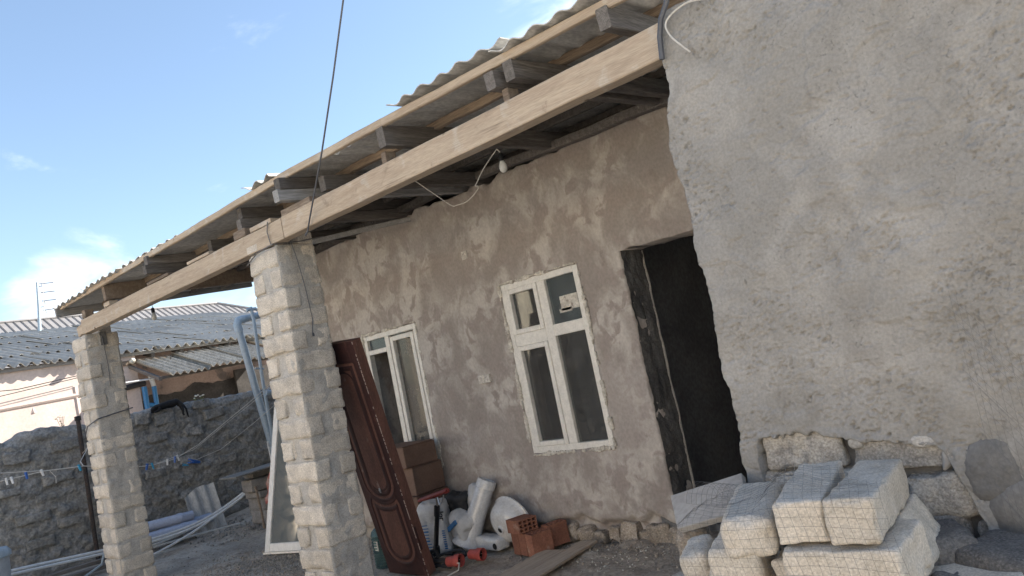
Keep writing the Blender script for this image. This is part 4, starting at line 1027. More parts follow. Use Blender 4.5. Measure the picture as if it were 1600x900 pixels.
for pts, r, lab in WP:
    pp = []
    for i in range(len(pts)-1):
        a = Vector(pts[max(i-1, 0)]); p0 = Vector(pts[i]); p1_ = Vector(pts[i+1]); d = Vector(pts[min(i+2, len(pts)-1)])
        for t in (0, .25, .5, .75):
            pp.append(.5*((2*p0)+(-a+p1_)*t+(2*a-5*p0+4*p1_-d)*t*t+(-a+3*p0-3*p1_+d)*t**3))
    pp.append(Vector(pts[-1]))
    b = MB(); b.tube(pp, r, 8); tag(b.build('plastic_pipe', M['pipe_white'], None, smooth=True, loc=pts[0]), lab, 'pipe', 'thin white pipes along the wall')
b = MB(); b.tube([(-11.7, 3.95, .25), (-11.7, 3.9, .12), (-11.72, 3.6, 0)], .016, 6); b.tube([(-11.72, 3.7, .03), (-11.75, 3.2, .02)], .018, 6); tag(b.build('pipe_offcut', M['pipe_grey'], None, loc=(-11.7, 3.8, 0)), 'grey bent pipe offcut hanging below the white pipes left of the pillar', 'pipe')
b = MB(); b.beam((-11.9, 2.4, .05), (-11.95, 4.4, .06), .12, .06, seed=3); b.beam((-12.1, 2.3, .13), (-12.1, 4.3, .12), .10, .05, seed=8); tag(b.build('timber_scraps', M['timber_dark'], None, loc=(-12, 3.3, 0)), 'dark timber lengths under the white pipes by the far pillar', 'timber')
# broken slate sheet leaning on the wall
me = corr_mesh('slate_sheet', .52, .76, 3, .026, 10, 3, .008, .03, 540)
co = np.zeros(len(me.vertices)*3, np.float32); me.vertices.foreach_get('co', co); co = co.reshape(-1, 3); tp = co[:, 1] > .6; co[:, 1] -= tp*.13*np.clip((-co[:, 0]-.02)/.24, 0, 1); me.vertices.foreach_set('co', co.ravel())
o = link('slate_sheet', me, M['asbestos']); o.location = (-12.45, 5.80, -.01)
o.rotation_euler = (Matrix.Rotation(math.pi/2, 4, 'Z') @ Matrix.Rotation(math.radians(72), 4, 'X')).to_euler(); tag(o, 'broken corrugated slate sheet leaning on the rubble wall', 'roof sheet')
# block stack with a slab on top
bs = thing('block_stack', 'stack of old grey blocks under a thin slab at the rubble wall', 'block stack', (-11.3, 6.0, .05))
for i, (x, y, z, l, w, h) in enumerate([(-11.25, 6.25, .05, .5, .5, .2), (-11.27, 6.25, .25, .5, .5, .19), (-11.22, 6.2, .44, .46, .55, .10), (-11.2, 6.15, .55, .3, .62, .18)]):
    me = block_mesh('block', l, w, h, .015, .006, 14, 600+i, (6, 6, 4)); o = link('block', me, M['limestone_dark'], bs); o.location = Vector((x, y, z))-bs.location
b = MB(); b.box((-11.15, 6.05, .855), (.5, 1.0, .025), Matrix.Rotation(.04, 3, 'X'), bev=.006); b.box((-11.3, 6.2, .79), (.25, .5, .10), bev=.01); b.build('slab', M['stone_grey'], bs)
b = MB(); b.beam((-10.9, 5.86, .0), (-10.9, 5.83, .64), .03, .03, up=(0, 1, 0), seed=4); tag(b.build('wooden_stake', M['timber_brown'], None, loc=(-10.9, 5.85, 0)), 'thin brown stake standing before the old block stack', 'stake')
b = MB(); b.add([(-10.25, 5.72, .84), (-10.2, 5.80, .83), (-10.22, 5.76, .62), (-10.27, 5.66, .58), (-10.25, 5.64, .45), (-10.27, 5.60, .42), (-10.29, 5.61, .5), (-10.29, 5.66, .7)], [(0, 1, 2, 7), (7, 2, 3), (3, 2, 4), (3, 4, 5, 6)])
o = b.build('pink_rag', M['cloth_red'], None, loc=(-10.25, 5.7, .6)); s = o.modifiers.new('thickness', 'SOLIDIFY'); s.thickness = .02
tag(o, 'pink rag hanging at the edge of the white framed glass door', 'rag')
# drain pipe with elbow, a thin pipe behind it and a small rack
dp = thing('downpipe', 'grey plastic downpipe with an elbow rising beside the near pillar', 'downpipe', (-12.6, 7.2, .2))
b = MB(); b.tube([(-12.6, 7.19, .3), (-12.6, 7.17, 1.03), (-12.6, 7.05, 2.06), (-12.6, 6.925, 3.15)], .062, 12); b.build('pipe', M['pipe_grey'], dp, smooth=True)
b = MB(); b.tube([(-12.6, 6.93, 3.11), (-12.6, 6.915, 3.24), (-12.6, 6.95, 3.31), (-12.6, 7.05, 3.325)], .074, 12); b.build('elbow', M['pipe_grey'], dp, smooth=True)
b = MB(); b.tube([(-12.6, 7.03, 3.323), (-12.6, 7.6, 3.40)], .062, 12); b.build('branch', M['pipe_grey'], dp, smooth=True)
b = MB(); b.lathe([(.066, 0), (.078, .01), (.078, .05), (.066, .06)], 14, (-12.6, 7.12, 1.62), (0, -.11, 1)); b.build('coupling', M['pipe_grey'], dp, smooth=True)
b = MB(); b.tube([(-12.4, 7.08, .3), (-12.4, 7.085, .81), (-12.4, 7.09, 2.25), (-12.4, 7.12, 3.27), (-12.4, 7.10, 3.50)], .030, 8); b.tube([(-12.4, 7.02, 2.95+.5), (-12.4, 7.2, 3.0+.46)], .03, 8); b.tube([(-12.4, 6.99, 2.43), (-12.4, 7.15, 2.40)], .016, 6); b.tube([(-12.36, 7.08, 1.98), (-12.36, 7.25, 1.96)], .05, 8)
tag(b.build('water_pipe', M['pipe_grey'], None, smooth=True, loc=(-12.4, 7.08, .3)), 'thin upright grey water pipe between downpipe and near pillar', 'pipe')
b = MB(); b.tube([(-12.38, 6.97, 1.17), (-12.38, 6.99, .62)], .017, 6); b.tube([(-12.38, 6.97, 1.10), (-12.38, 7.12, 1.08)], .012, 6); b.tube([(-12.38, 7.10, 1.12), (-12.38, 7.12, .62)], .014, 6)
tag(b.build('pipe_rack', M['pipe_white'], None, loc=(-12.38, 7, .6)), 'small white pipe rack standing on the slab by the downpipe', 'rack')

# white framed glass door leaf standing on the ground
gd = thing('glass_door', 'white framed glass door leaf leaning behind the near pillar', 'door', (-9.1, 4.89, 0))
A = Vector((-9.12, 4.87, .02)); U = Vector((.60, .10, 0)).normalized(); T = Vector((.36, .10, 1.25)).normalized(); Nn = U.cross(T).normalized(); T = Nn.cross(U)*-1 if (Nn.cross(U)).z < 0 else Nn.cross(U)
T = Vector((.24, .16, 1.1)).normalized(); Nn = U.cross(T).normalized()
Rg = Matrix((U, Nn, T)).transposed()
def leaf(u0, u1, t0, t1, th): 
    c = A + U*((u0+u1)/2)+T*((t0+t1)/2); return c, (u1-u0, th, t1-t0)
b = MB()
for q in ((0, .085, 0, 1.75), (1.05, 1.135, 0, 1.75), (.085, 1.05, 0, .10), (.085, 1.05, 1.66, 1.75)):
    c, s = leaf(*q, .06); b.box(c, s, Rg, bev=.006)
b.build('frame', M['upvc_white'], gd)
b = MB(); c, s = leaf(.08, 1.055, .095, 1.665, .012); b.box(c, s, Rg); b.build('pane', M['glass_door'], gd)
b = MB(); c, s = leaf(-.01, 1.14, -.025, -.002, .075); b.box(c, s, Rg); b.build('bottom_seal', M['upvc'], gd)

# gravel heaped near the pillars
def scatter(name, n, fx_, size, mat, seed, label, cat):
    rr = random.Random(seed); b = MB()
    for i in range(n):
        x, y = fx_(rr); s = size*rr.uniform(.4, 1.3)*(1.6 if rr.random() < .06 else 1); z = gz(x, y)+s*.2
        c = Vector((x, y, z)); R = Euler((rr.uniform(0, 6), rr.uniform(0, 6), rr.uniform(0, 6))).to_matrix()
        vs = [R @ Vector(v)*s*rr.uniform(.7, 1.2)+c for v in ((1, 0, 0), (-1, .1, 0), (0, .9, 0), (.1, -.9, 0), (0, 0, .65), (0, .1, -.6))]
        b.add(vs, [(0, 2, 4), (2, 1, 4), (1, 3, 4), (3, 0, 4), (2, 0, 5), (1, 2, 5), (3, 1, 5), (0, 3, 5)])
    o = b.build(name, mat); tag(o, label, cat, kind='stuff'); return o
scatter('gravel', 4200, lambda r: (r.gauss(-8.3, .75), r.gauss(4.75, .38)), .013, M['gravel'], 1, 'loose grey gravel on the ground between the two pillars', 'gravel')
scatter('wall_debris', 500, lambda r: (r.uniform(-12.6, -10.8), r.gauss(5.9, .35)), .02, M['rubble'], 5, 'stone crumbs along the foot of the rubble wall', 'rubble')
scatter('foot_rubble', 420, lambda r: (r.uniform(-5.1, -3.3), 5.36-abs(r.gauss(0, .22))), .012, M['foundation'], 2, 'crumbled plaster and stone chips at the foot of the house wall', 'rubble')
scatter('yard_grit', 700, lambda r: (r.uniform(-6.5, -2.8), r.uniform(4.2, 5.35)), .008, M['gravel'], 3, 'fine grit scattered on the dirt before the doorway', 'grit')
scatter('white_chips', 90, lambda r: (r.uniform(-4.6, -3.6), r.uniform(4.7, 5.3)), .010, M['petal'], 4, 'white plaster chips scattered by the planks', 'plaster chips')

# ------------------------------------------------------------------ heap of limestone blocks at the right
def pile_block(lab, x, y, zb, l, w, h, yaw, mat='limestone_pile', r=.014, roll=0.0, pitch=0.0, seed=0, n=(30, 14, 11), amp=.0045, big=.004):
    """l runs away from the viewer (local X turned to the given yaw)"""
    me = block_mesh('limestone_block', l, w, h, r, amp, 15, 700+seed, n, big)
    o = link('limestone_block', me, M[mat]); o.location = (x, y, zb)
    o.rotation_euler = (Matrix.Rotation(math.pi/2+math.radians(yaw), 4, 'Z') @ Matrix.Rotation(math.radians(pitch), 4, 'Y') @ Matrix.Rotation(math.radians(roll), 4, 'X')).to_euler()
    return tag(o, lab, 'stone block', 'limestone blocks heaped before the wall')
PI_B = [("limestone block on top of the heap at its right end, clear of netting", -1.107, 2.895, .876, .59, .162, .152, 7.1, 'limestone_pile', .012, 0, 0, 1),
        ("limestone block in the middle of the top row with netting across it", -1.325, 2.925, .874, .64, .176, .150, 13.7, 'limestone_pile', .012, 0, 0, 2),
        ("rounded worn limestone block at the left end of the top row", -1.572, 2.91, .815, .64, .196, .150, 21, 'limestone_pile', .036, 0, 0, 3),
        ("long limestone block lying crosswise under the top row", -1.145, 2.76, .708, .36, .385, .158, 3, 'limestone_pile', .014, 0, 0, 4),
        ("bluish limestone block tipped on edge at the right side of the heap", -1.045, 3.07, .655, .46, .16, .20, 6, 'limestone_pile', .022, -24, 0, 5),
        ("sloping limestone block at the lower left of the heap", -1.60, 2.80, .70, .42, .20, .158, 16, 'limestone_pile', .03, 5, 0, 6),
        ("small broken limestone block at the far left edge of the heap", -1.755, 2.76, .70, .30, .12, .135, 24, 'limestone_pile', .035, -9, 0, 7),
        ("shaded limestone block in the gap below the rounded block", -1.385, 2.86, .655, .40, .12, .15, 8, 'limestone_pile', .02, 0, 0, 8),
        ("stone with painted-in shade low at the right beside the wall netting", -.80, 3.22, .50, .30, .30, .20, -20, 'stone_shade_dark', .05, 6, 0, 9),
        ("stone with painted-in shade wedged between heap and wall at the right", -1.02, 3.24, .54, .28, .28, .20, 30, 'stone_shade_dark', .05, -8, 0, 10),
        ("flat stone with painted-in shade at the bottom right corner", -.80, 2.98, .44, .32, .34, .20, 12, 'stone_shade_dark', .05, 4, 0, 11),
        ("small slanting stone beside the bottom right of the tipped block", -.93, 2.86, .50, .30, .16, .17, 18, 'stone_shade_dark', .04, 20, 0, 12),
        ("pale stone under the grey slab left of the heap", -2.20, 3.42, .50, .26, .16, .22, 30, 'foundation', .05, 0, 0, 13),
        ("brown stone under the lower corner of the grey slab", -1.93, 3.18, .50, .30, .24, .17, 10, 'foundation', .05, 0, 0, 14)]
for lab, x, y, zb, l, w, h, yaw, mt, r, roll, pitch, sd in PI_B:
    pile_block(lab, x, y, zb, l, w, h, yaw, mt, r, roll, pitch, sd)
for cz, nx in ((0, 4), (.175, 4), (.35, 4), (.525, 3)):
    for i in range(nx):
        x = -2.1+i*.40 if nx == 4 else -1.62+i*.37
        pile_block("limestone block at the base of the heap, hidden beneath the netted blocks", x, 3.0, cz, .62 if nx == 4 else .5, .36, .172 if cz < .5 else .125, rnd.uniform(-3, 3), 'limestone_pile', .02, 0, 0, 20+i, (6, 5, 4))
# grey slab leaning over the left of the heap
b = MB(); sl = [(-2.14, 3.20, .76), (-2.272, 3.40, .868), (-1.855, 3.40, .962), (-1.76, 3.20, .845)]
nrm = (Vector(sl[1])-Vector(sl[0])).cross(Vector(sl[3])-Vector(sl[0])).normalized()
if nrm.y > 0: nrm = -nrm
sb = [Vector(p)-nrm*.035 for p in sl]
b.add([Vector(p) for p in sl]+sb, [(0, 1, 2, 3), (7, 6, 5, 4), (0, 3, 7, 4), (1, 0, 4, 5), (2, 1, 5, 6), (3, 2, 6, 7)])
o = b.build('stone_slab', M['tile'], None, loc=(-2.0, 3.3, .85)); bv = o.modifiers.new('bevel', 'BEVEL'); bv.width = .004; bv.segments = 2
tag(o, 'thin smooth grey slab resting aslant on stones left of the heap', 'slab')
# wire netting thrown over the heap
def net_point(u, v):
    top = .982 + .07*float(sstep(-1.42, -1.30, np.array(u))) - .10*float(sstep(-1.62, -1.80, np.array(u)))
    yf = 2.555 + .02*math.sin(u*9)
    H = top-.72
    rip = .010*float(fbm(u*7, v*7, 0, 3, 91))
    if v < H-.03: return Vector((u-.02*v, yf-.012+rip, .72+v))
    if v < H+.04:
        t = (v-H+.03)/.07*math.pi/2
        return Vector((u-.02*v, yf-.012+rip+.035*(1-math.cos(t)), .72+H-.03+.04*math.sin(t)))
    d = v-H-.04
    return Vector((u-.02*v-.22*d, yf+.023+d, .72+H+.012+rip+.015*math.sin(u*14+d*6)*(1 if d > .1 else d*10)))
b = MB(); NU, NV, st = 27, 24, .033
P = [[net_point(-1.74+i*st-.012*j*.4, j*st) for j in range(NV)] for i in range(NU)]
for i in range(NU):
    m = NV if i < 22 else NV-int((i-21)*1.7)
    m = min(m, 11+i*2)
    b.tube(P[i][:max(m, 10)], .0005, 4, False)
for j in range(NV):
    m = NU if j < 14 else NU-int((j-13)*.55)
    b.tube([P[i][j] for i in range(max(0, (j-11)//2), m)], .0005, 4, False)
net = b.build('wire_netting', M['wire'], None, loc=(-1.4, 2.6, .9)); tag(net, 'square wire netting thrown over the heap of limestone blocks', 'wire netting')
b = MB()
for i in (16, 17, 18, 19, 20, 21): b.tube([p+Vector((0, 0, .003)) for p in P[i][13:13+6+(i*7) % 5]], .0009, 4, False)
b.build('bare_strand', M['wire_zinc'], net)
b = MB()
for k in range(9):
    y = 3.28-.012*k; b.tube([(-2.02+.03*k+.09*math.cos(t)*(1-.04*k), y-.35*0, .84+.12*math.sin(t)) for t in np.linspace(.3, 3.0, 9)],   .0006, 4, False)
for t in np.linspace(.3, 3.0, 7): b.tube([(-2.02+.03*k+.09*math.cos(t)*(1-.04*k), 3.28-.012*k, .84+.12*math.sin(t)) for k in range(9)], .0005, 4, False)
b.build('curled_edge', M['wire'], net)
# second roll of netting against the wall at the right
b = MB()
for k in range(26):
    z0 = .42+k*.035; b.tube([(-.80+.30*t+.02*math.sin(k), 3.36-.10*math.sin(t*3.1), z0+.30*(1-t)-.16*t*t) for t in np.linspace(0, 1, 8)], .0006, 4, False)
for k in range(12):
    t = k/11; b.tube([(-.80+.30*t, 3.36-.10*math.sin(t*3.1), .42+.30*(1-t)-.16*t*t+q) for q in np.linspace(0, .9, 8)], .0005, 4, False)
tag(b.build('wire_netting', M['wire'], None, loc=(-.65, 3.3, .7)), 'loose wire netting standing against the wall at the right edge', 'wire netting')
b = MB(); b.beam((-2.02, 3.80, .1), (-1.975, 3.80, 1.30), .012, .035, up=(0, 1, 0), seed=9); tag(b.build('wooden_lath', M['timber_pale'], None, loc=(-2, 3.8, .1)), 'thin pale wooden lath upright in the doorway by the room corner', 'lath')

# ------------------------------------------------------------------ maroon door leaning on the pillar
md = thing('maroon_door', 'worn maroon panelled door leaf leaning on the near pillar', 'door', (-5.8, 4.45, 0))
BR = Vector((-5.607, 4.448, -.01)); TR = Vector((-5.43, 3.97, 2.118)); U = Vector((-.998, -.065, 0)); T = (TR-BR); DL = T.length; T.normalize()
U = (U-T*U.dot(T)).normalized(); Nn = T.cross(U).normalized()
if Nn.y > 0: Nn = -Nn
WD, TH = .50, .10
nu, nv = 61, 250
us = np.linspace(0, WD, nu); ts = np.linspace(0, DL, nv); Ug, Tg = np.meshgrid(us, ts, indexing='ij'); u, t = Ug.ravel(), Tg.ravel()
def sdrr(u, t, cu, ct, hu, ht, r):
    qx, qy = np.abs(u-cu)-hu+r, np.abs(t-ct)-ht+r
    return np.hypot(np.maximum(qx, 0), np.maximum(qy, 0))+np.minimum(np.maximum(qx, qy), 0)-r
d1 = sdrr(u, t, WD/2, 1.37, .165, .62, .15)
d1 = np.where(t > 1.6, sdrr(u, t, WD/2, 1.37, .165, .62, .01), d1)
d2 = np.maximum(sdrr(u, t, WD/2, .47, .165, .34, .15), -(sdrr(u, t, WD/2, 1.37, .225, .70, .21)))
def mould(d): return -.016*np.exp(-(d/.012)**2)+.010*np.exp(-((d-.022)/.010)**2)+.007*np.exp(-((d+.035)/.016)**2)-.006*(d < -.05)
d3 = sdrr(u, t, WD/2, 1.37, .085, .53, .08)
h = .55*mould(d1)+.55*mould(d2)-.5*.012*np.exp(-(d3/.012)**2)+.004*np.exp(-((d3-.02)/.01)**2)
V = np.array(BR)[None]+u[:, None]*np.array(U)[None]+t[:, None]*np.array(T)[None]+h[:, None]*np.array(Nn)[None]-np.array(md.location)[None]
link('panel_face', gridmesh('panel_face', V, grid_faces(nu, nv)[:, ::(1 if np.dot(np.cross(np.array(U), np.array(T)), np.array(Nn)) > 0 else -1)]), M['maroon'], md)
Rm = Matrix((U, Nn, T)).transposed()
b = MB(); b.box(BR+U*(WD/2)+T*(DL/2)-Nn*(TH/2+.002), (WD, TH, DL), Rm, bev=.004); b.build('door_leaf', M['maroon_edge'], md)
b = MB(); rr = random.Random(8)
for i in range(60):
    tt = i/60*DL
    if rr.random() < .75: b.box(BR+U*.001+T*(tt+.018)+Nn*.001, (.004+.004*rr.random(), .004, .038*rr.uniform(.5, 1)), Rm)
b.build('worn_arris', M['chip'], md)
b = MB(); b.box(BR-U*.0015+T*.36-Nn*.016, (.004, .022, .22), Rm); b.build('lock_plate', M['maroon'], md)
b = MB(); b.lathe([(.001, .010), (.010, .006), (.012, 0)], 8, BR+U*.26+T*.82+Nn*.002, Nn); b.box(BR+U*.26+T*.82+Nn*.004, (.02, .004, .045), Rm, bev=.002); b.build('keyhole', M['steel'], md)

# ------------------------------------------------------------------ cartons under the left window
def carton(x, y, z, sx, sy, sz, rot, lab):
    t = thing('cardboard_box', lab, 'cardboard box', (x, y, z), 'cardboard boxes stacked under the window', (0, 0, rot))
    b = MB(); b.box((0, 0, sz/2), (sx, sy, sz), bev=.006); b.build('body', M['cardboard'], None).parent = t
    b = MB(); b.box((-sx/4, 0, sz+.004), (sx/2-.006, sy, .006), Matrix.Rotation(.012, 3, 'Y')); b.box((sx/4, 0, sz+.004), (sx/2-.006, sy, .006), Matrix.Rotation(-.02, 3, 'Y')); b.build('flap', M['cardboard'], None).parent = t
    return t
carton(-6.45, 5.13, 0.0, .58, .42, .565, .0, 'large brown cardboard box at the bottom of the stack behind the sacks')
carton(-6.46, 5.14, .58, .54, .40, .265, .03, 'brown cardboard box in the middle of the stack')
carton(-6.48, 5.12, .858, .56, .40, .205, -.06, 'brown cardboard box on top of the stack below the window')

# ------------------------------------------------------------------ sacks, pump and bathroom ware
def sack(name, lab, cat, x, y, z, l, w, h, rot, mat, seed, r=.05, big=.03, group=None):
    me = block_mesh(name, l, w, h, r, .014, 9, seed, (18, 12, 22), big)
    o = link(name, me, M[mat]); o.location = (x, y, z); o.rotation_euler = rot
    return tag(o, lab, cat, group)
bg_ = sack('white_sack', 'white printed sack standing behind the black pump', 'sack', -6.06, 5.02, .02, .30, .22, .50, (.08, .04, .35), 'white_bag', 801, .055, .022)
# lettering and printed bands on the sack
def letters(txt, parent, loc, rot, size, mat):
    cu = bpy.data.curves.new('lettering', 'FONT'); cu.body = txt; cu.size = size; cu.extrude = .0008; cu.offset = .0015
    tmp = bpy.data.objects.new('lettering_source', cu); me = bpy.data.meshes.new_from_object(tmp); bpy.data.objects.remove(tmp)
    me.name = 'lettering'; me.materials.clear(); o = bpy.data.objects.new('lettering', me); C.objects.link(o); me.materials.append(M[mat]); o.parent = parent; o.location = loc; o.rotation_euler = rot
letters('Jor', bg_, (.150-.03, -.128, .43), (math.pi/2, math.pi/2, 0), .075, 'black_ink')
b = MB(); rr = random.Random(4)
for i in range(9): b.box((.130, -.126, .24-i*.021), (.030, .006, .013*rr.uniform(.6, 1.1)))
for i in range(9): b.box((-.075, -.126, .30-i*.030), (.11*rr.uniform(.7, 1), .006, .007+.006*(i % 3 == 2)))
o = b.build('blue_print', M['blue_print'], None); o.parent = bg_
b2_ = sack('white_sack', 'slumped white sack with a blue band beside the basin pedestal', 'sack', -5.83, 5.14, .05, .30, .2, .33, (.1, .32, -.2), 'white_bag', 802, .07, .03)
b = MB(); b.box((-.02, -.125, .24), (.22, .02, .04), Matrix.Rotation(-.75, 3, 'Y')); o = b.build('blue_band', M['blue_print'], None); o.parent = b2_
sack('black_bundle', 'crumpled black bundle on top of the white sacks', 'bundle', -5.86, 5.20, .36, .26, .16, .20, (.2, .1, .2), 'black_rubber', 803, .06, .035)
sack('plastic_bag', 'crumpled pale plastic bag between black bundle and pedestal', 'bag', -5.70, 5.25, .30, .17, .12, .30, (.1, .25, .3), 'white_bag', 804, .05, .04)
pm = thing('hand_pump', 'black hand pump with a red cross handle standing before the sacks', 'pump', (-5.93, 4.86, 0))
b = MB(); b.tube([(-5.95, 4.86, .02), (-5.935, 4.858, .12), (-5.935, 4.858, .13), (-5.83, 4.85, .40), (-5.83, 4.85, .41), (-5.805, 4.85, .50), (-5.80, 4.85, .505)], [.034, .034, .024, .022, .028, .028, .012], 10); b.build('barrel', M['black_plastic'], pm, smooth=True)
b = MB(); b.tube([(-5.80, 4.85, .50), (-5.785, 4.85, .59)], .009, 8); b.build('rod', M['steel'], pm, smooth=True)
b = MB(); b.tube([(-6.05, 4.85, .555), (-6.0, 4.85, .567), (-5.80, 4.85, .603), (-5.66, 4.85, .630), (-5.63, 4.85, .637), (-5.61, 4.85, .64)], [.016, .020, .024, .021, .027, .020], 10); b.build('handle', M['red_dull'], pm, smooth=True)
b = MB(); b.tube([(-5.77, 4.85, .58), (-5.73, 4.83, .52), (-5.70, 4.84, .54), (-5.68, 4.85, .60)], .007, 6); b.tube([(-5.95, 4.86, .03), (-5.88, 4.80, .02)], .02, 6); b.build('bracket', M['steel'], pm, smooth=True)
# pedestal
p, q = Vector((-5.76, 5.08, .06)), Vector((-5.54, 5.30, .62))
L = (q-p).length
b = MB(); b.lathe([(.085, .02), (.145, 0), (.150, .012), (.118, .07), (.106, .14), (.094, .30), (.088, L-.10), (.088, L-.085), (.097, L-.08), (.097, L-.02), (.092, L), (.075, L), (.07, L-.1)], 24, p, q-p)
pd_ = tag(b.build('basin_pedestal', M['ceramic'], None, smooth=True, loc=p), 'white ceramic basin pedestal leaning on the house wall', 'pedestal')
b = MB(); b.lathe([(.001, .001), (.008, 0), (.009, -.004)], 8, p+(q-p)*.42+Vector((.035, -.083, .0)), (.3, -.9, .2)); b.build('fixing_hole', M['hole'], pd_)
# basin lying face to the wall
ax = Vector((-.10, -.90, -.30)).normalized(); c0 = Vector((-5.25, 5.21, .25))
prof = [(.17, -.05), (.20, -.06), (.226, -.06), (.230, -.045), (.214, -.03), (.208, .01), (.196, .05), (.174, .085), (.140, .112), (.100, .126), (.060, .131), (.040, .132), (.037, .136), (.036, .148), (.022, .148), (.020, .12)]
b = MB(); b.lathe(prof, 32, c0, ax); bs_ = tag(b.build('wash_basin', M['ceramic'], None, smooth=True, loc=c0), 'round white ceramic wash basin tipped against the wall behind the red bricks', 'basin')
b = MB(); b.lathe([(.001, .1485), (.024, .1485)], 16, c0, ax); b.build('drain_hole', M['hole'], bs_)
me = block_mesh('ceramic_plinth', .34, .16, .12, .03, .001, 6, 811, (8, 5, 5)); o = link('ceramic_plinth', me, M['ceramic']); o.location = (-5.47, 5.14, .02); o.rotation_euler = (0, .03, -.12)
tag(o, 'low white ceramic piece with a side hole under the wash basin', 'ceramic base')
b = MB(); b.lathe([(.001, .004), (.026, .004), (.030, 0)], 14, (.135, -.082, .05), (0, -1, 0)); h_ = b.build('side_hole', M['hole'], None); h_.parent = o
# hollow clay bricks
def hollow(l, w, h, nx, ny):
    """tubes run along Z; l by w section with nx by ny cells"""
    b = MB(); t = .012
    for i in range(nx+1): b.box((-l/2+t/2+(l-t)*i/nx, 0, h/2), (t, w, h))
    for j in range(ny+1):
        for i in range(nx):
            x0 = -l/2+t+(l-t)*i/nx; x1 = -l/2+(l-t)*(i+1)/nx
            b.box(((x0+x1)/2, -w/2+t/2+(w-t)*j/ny*.999, h/2), (x1-x0, t*.98, h*.998))
    return b
e1 = math.atan2(.163, -.55)
BRK = [(-4.80, 5.06, .005, 'standing red hollow brick at the right front of the cluster'), (-4.917, 5.095, .005, 'standing red hollow brick in the middle of the cluster'), (-5.034, 5.13, .0, 'standing red hollow brick at the left of the cluster'), (-4.80, 5.285, .02, 'standing red hollow brick behind the right front one')]
hb = hollow(.115, .20, .19, 2, 4).mesh('hollow_brick')
inner = MB(); inner.box((0, 0, .04), (.10, .185, .06)); im = inner.mesh('brick_core')
for i, (x, y, z, lab) in enumerate(BRK):
    o = link('hollow_brick', hb, M['clay']); o.location = (x, y, z); o.rotation_euler = (0, 0, e1+math.pi+rnd.uniform(-.03, .03)); tag(o, lab, 'brick', 'red hollow bricks on the ground')
    c = link('brick_core', im, M['clay_dark'], o)
hb2 = hollow(.20, .115, .19, 4, 3).mesh('hollow_brick')
o = link('hollow_brick', hb2, M['clay']); o.rotation_euler = (Matrix.Rotation(math.radians(-14), 4, 'Z') @ Matrix.Rotation(math.pi/2, 4, 'Y') @ Matrix.Rotation(math.pi/2, 4, 'Z')).to_euler(); o.location = (-5.075, 5.10, .258)
tag(o, 'red hollow brick lying on top of the cluster with its cells facing right', 'brick', 'red hollow bricks on the ground')
inner = MB(); inner.box((0, 0, .07), (.18, .095, .06)); link('brick_core', inner.mesh('brick_core'), M['clay_dark'], o)
# boards on the ground
for i, (p, q, w, lab) in enumerate([((-4.405, 5.24, .055), (-4.26, 3.7, .05), .17, 'brown board on the ground, the right of two before the house wall'), ((-4.66, 5.06, .03), (-4.50, 3.7, .03), .25, 'wide dusty board on the ground left of the narrow board')]):
    b = MB(); b.beam(p, q, w, .022, segs=10, amp=.002, seed=900+i, bev=.004); tag(b.build('board', M['board'], None, loc=p), lab, 'board', 'boards lying before the house wall')
# connectors and cable on the ground
def plug(x, y, z, d, lab, s=1.0):
    t = thing('red_connector', lab, 'cable connector', (x, y, z), 'red cable connectors on the ground'); d = Vector(d).normalized(); o0 = Vector((x, y, z))
    b = MB(); b.lathe([(.028, -.085), (.044, -.075), (.046, .0), (.056, .012), (.056, .068), (.047, .068), (.044, .02), (.001, .02)], 16, o0, d, cap0=True); b.build('shell', M['red_plastic'], t, smooth=True)
    b = MB(); b.lathe([(.001, .026), (.043, .026)], 14, o0, d)
    b.build('socket_face', M['hole'], t)
    b = MB()
    for k in range(4): a = k*1.571; e = d.cross(Vector((0, 0, 1))).normalized(); f = e.cross(d); c = o0+d*.028+(e*math.cos(a)+f*math.sin(a))*.022; b.tube([c, c+d*.012], .004, 5)
    b.build('pin', M['steel'], t)
plug(-5.44, 4.63, .07, (.95, .22, .04), 'red cable connector with pins nearer the maroon door')
plug(-5.33, 4.80, .075, (.97, .12, -.03), 'red cable connector with an empty mouth below the pedestal')
b = MB()
for k in range(4): b.tube([(-5.62+.13*math.cos(a+k)*(1+.15*k), 4.72+.12*math.sin(a+k), .02+.022*k+.012*math.sin(3*a)) for a in np.linspace(0, 5.6, 22)], .014, 6)
b.tube([(-5.75+.055*math.cos(a), 4.66, .085+.06*math.sin(a)) for a in np.linspace(0, 5.2, 14)], .016, 6)
b.tube([(-5.55, 4.75, .04), (-5.50, 4.68, .06), (-5.46, 4.65, .07)], .018, 6); b.tube([(-5.5, 4.9, .04), (-5.42, 4.86, .06), (-5.37, 4.83, .07)], .018, 6)
tag(b.build('cable_coil', M['black_rubber'], None, smooth=True, loc=(-5.6, 4.7, 0)), 'coils of black cable on the ground beside the maroon door', 'cable')
b = MB(); b.tube([(-5.40, 4.60, .06), (-5.33, 4.58, .07), (-5.29, 4.52, .03), (-5.33, 4.42, .012)], .006, 5); tag(b.build('loose_wire', M['cable_white'], None, smooth=True, loc=(-5.3, 4.5, 0)), 'short loose white wire by the red connectors', 'wire')
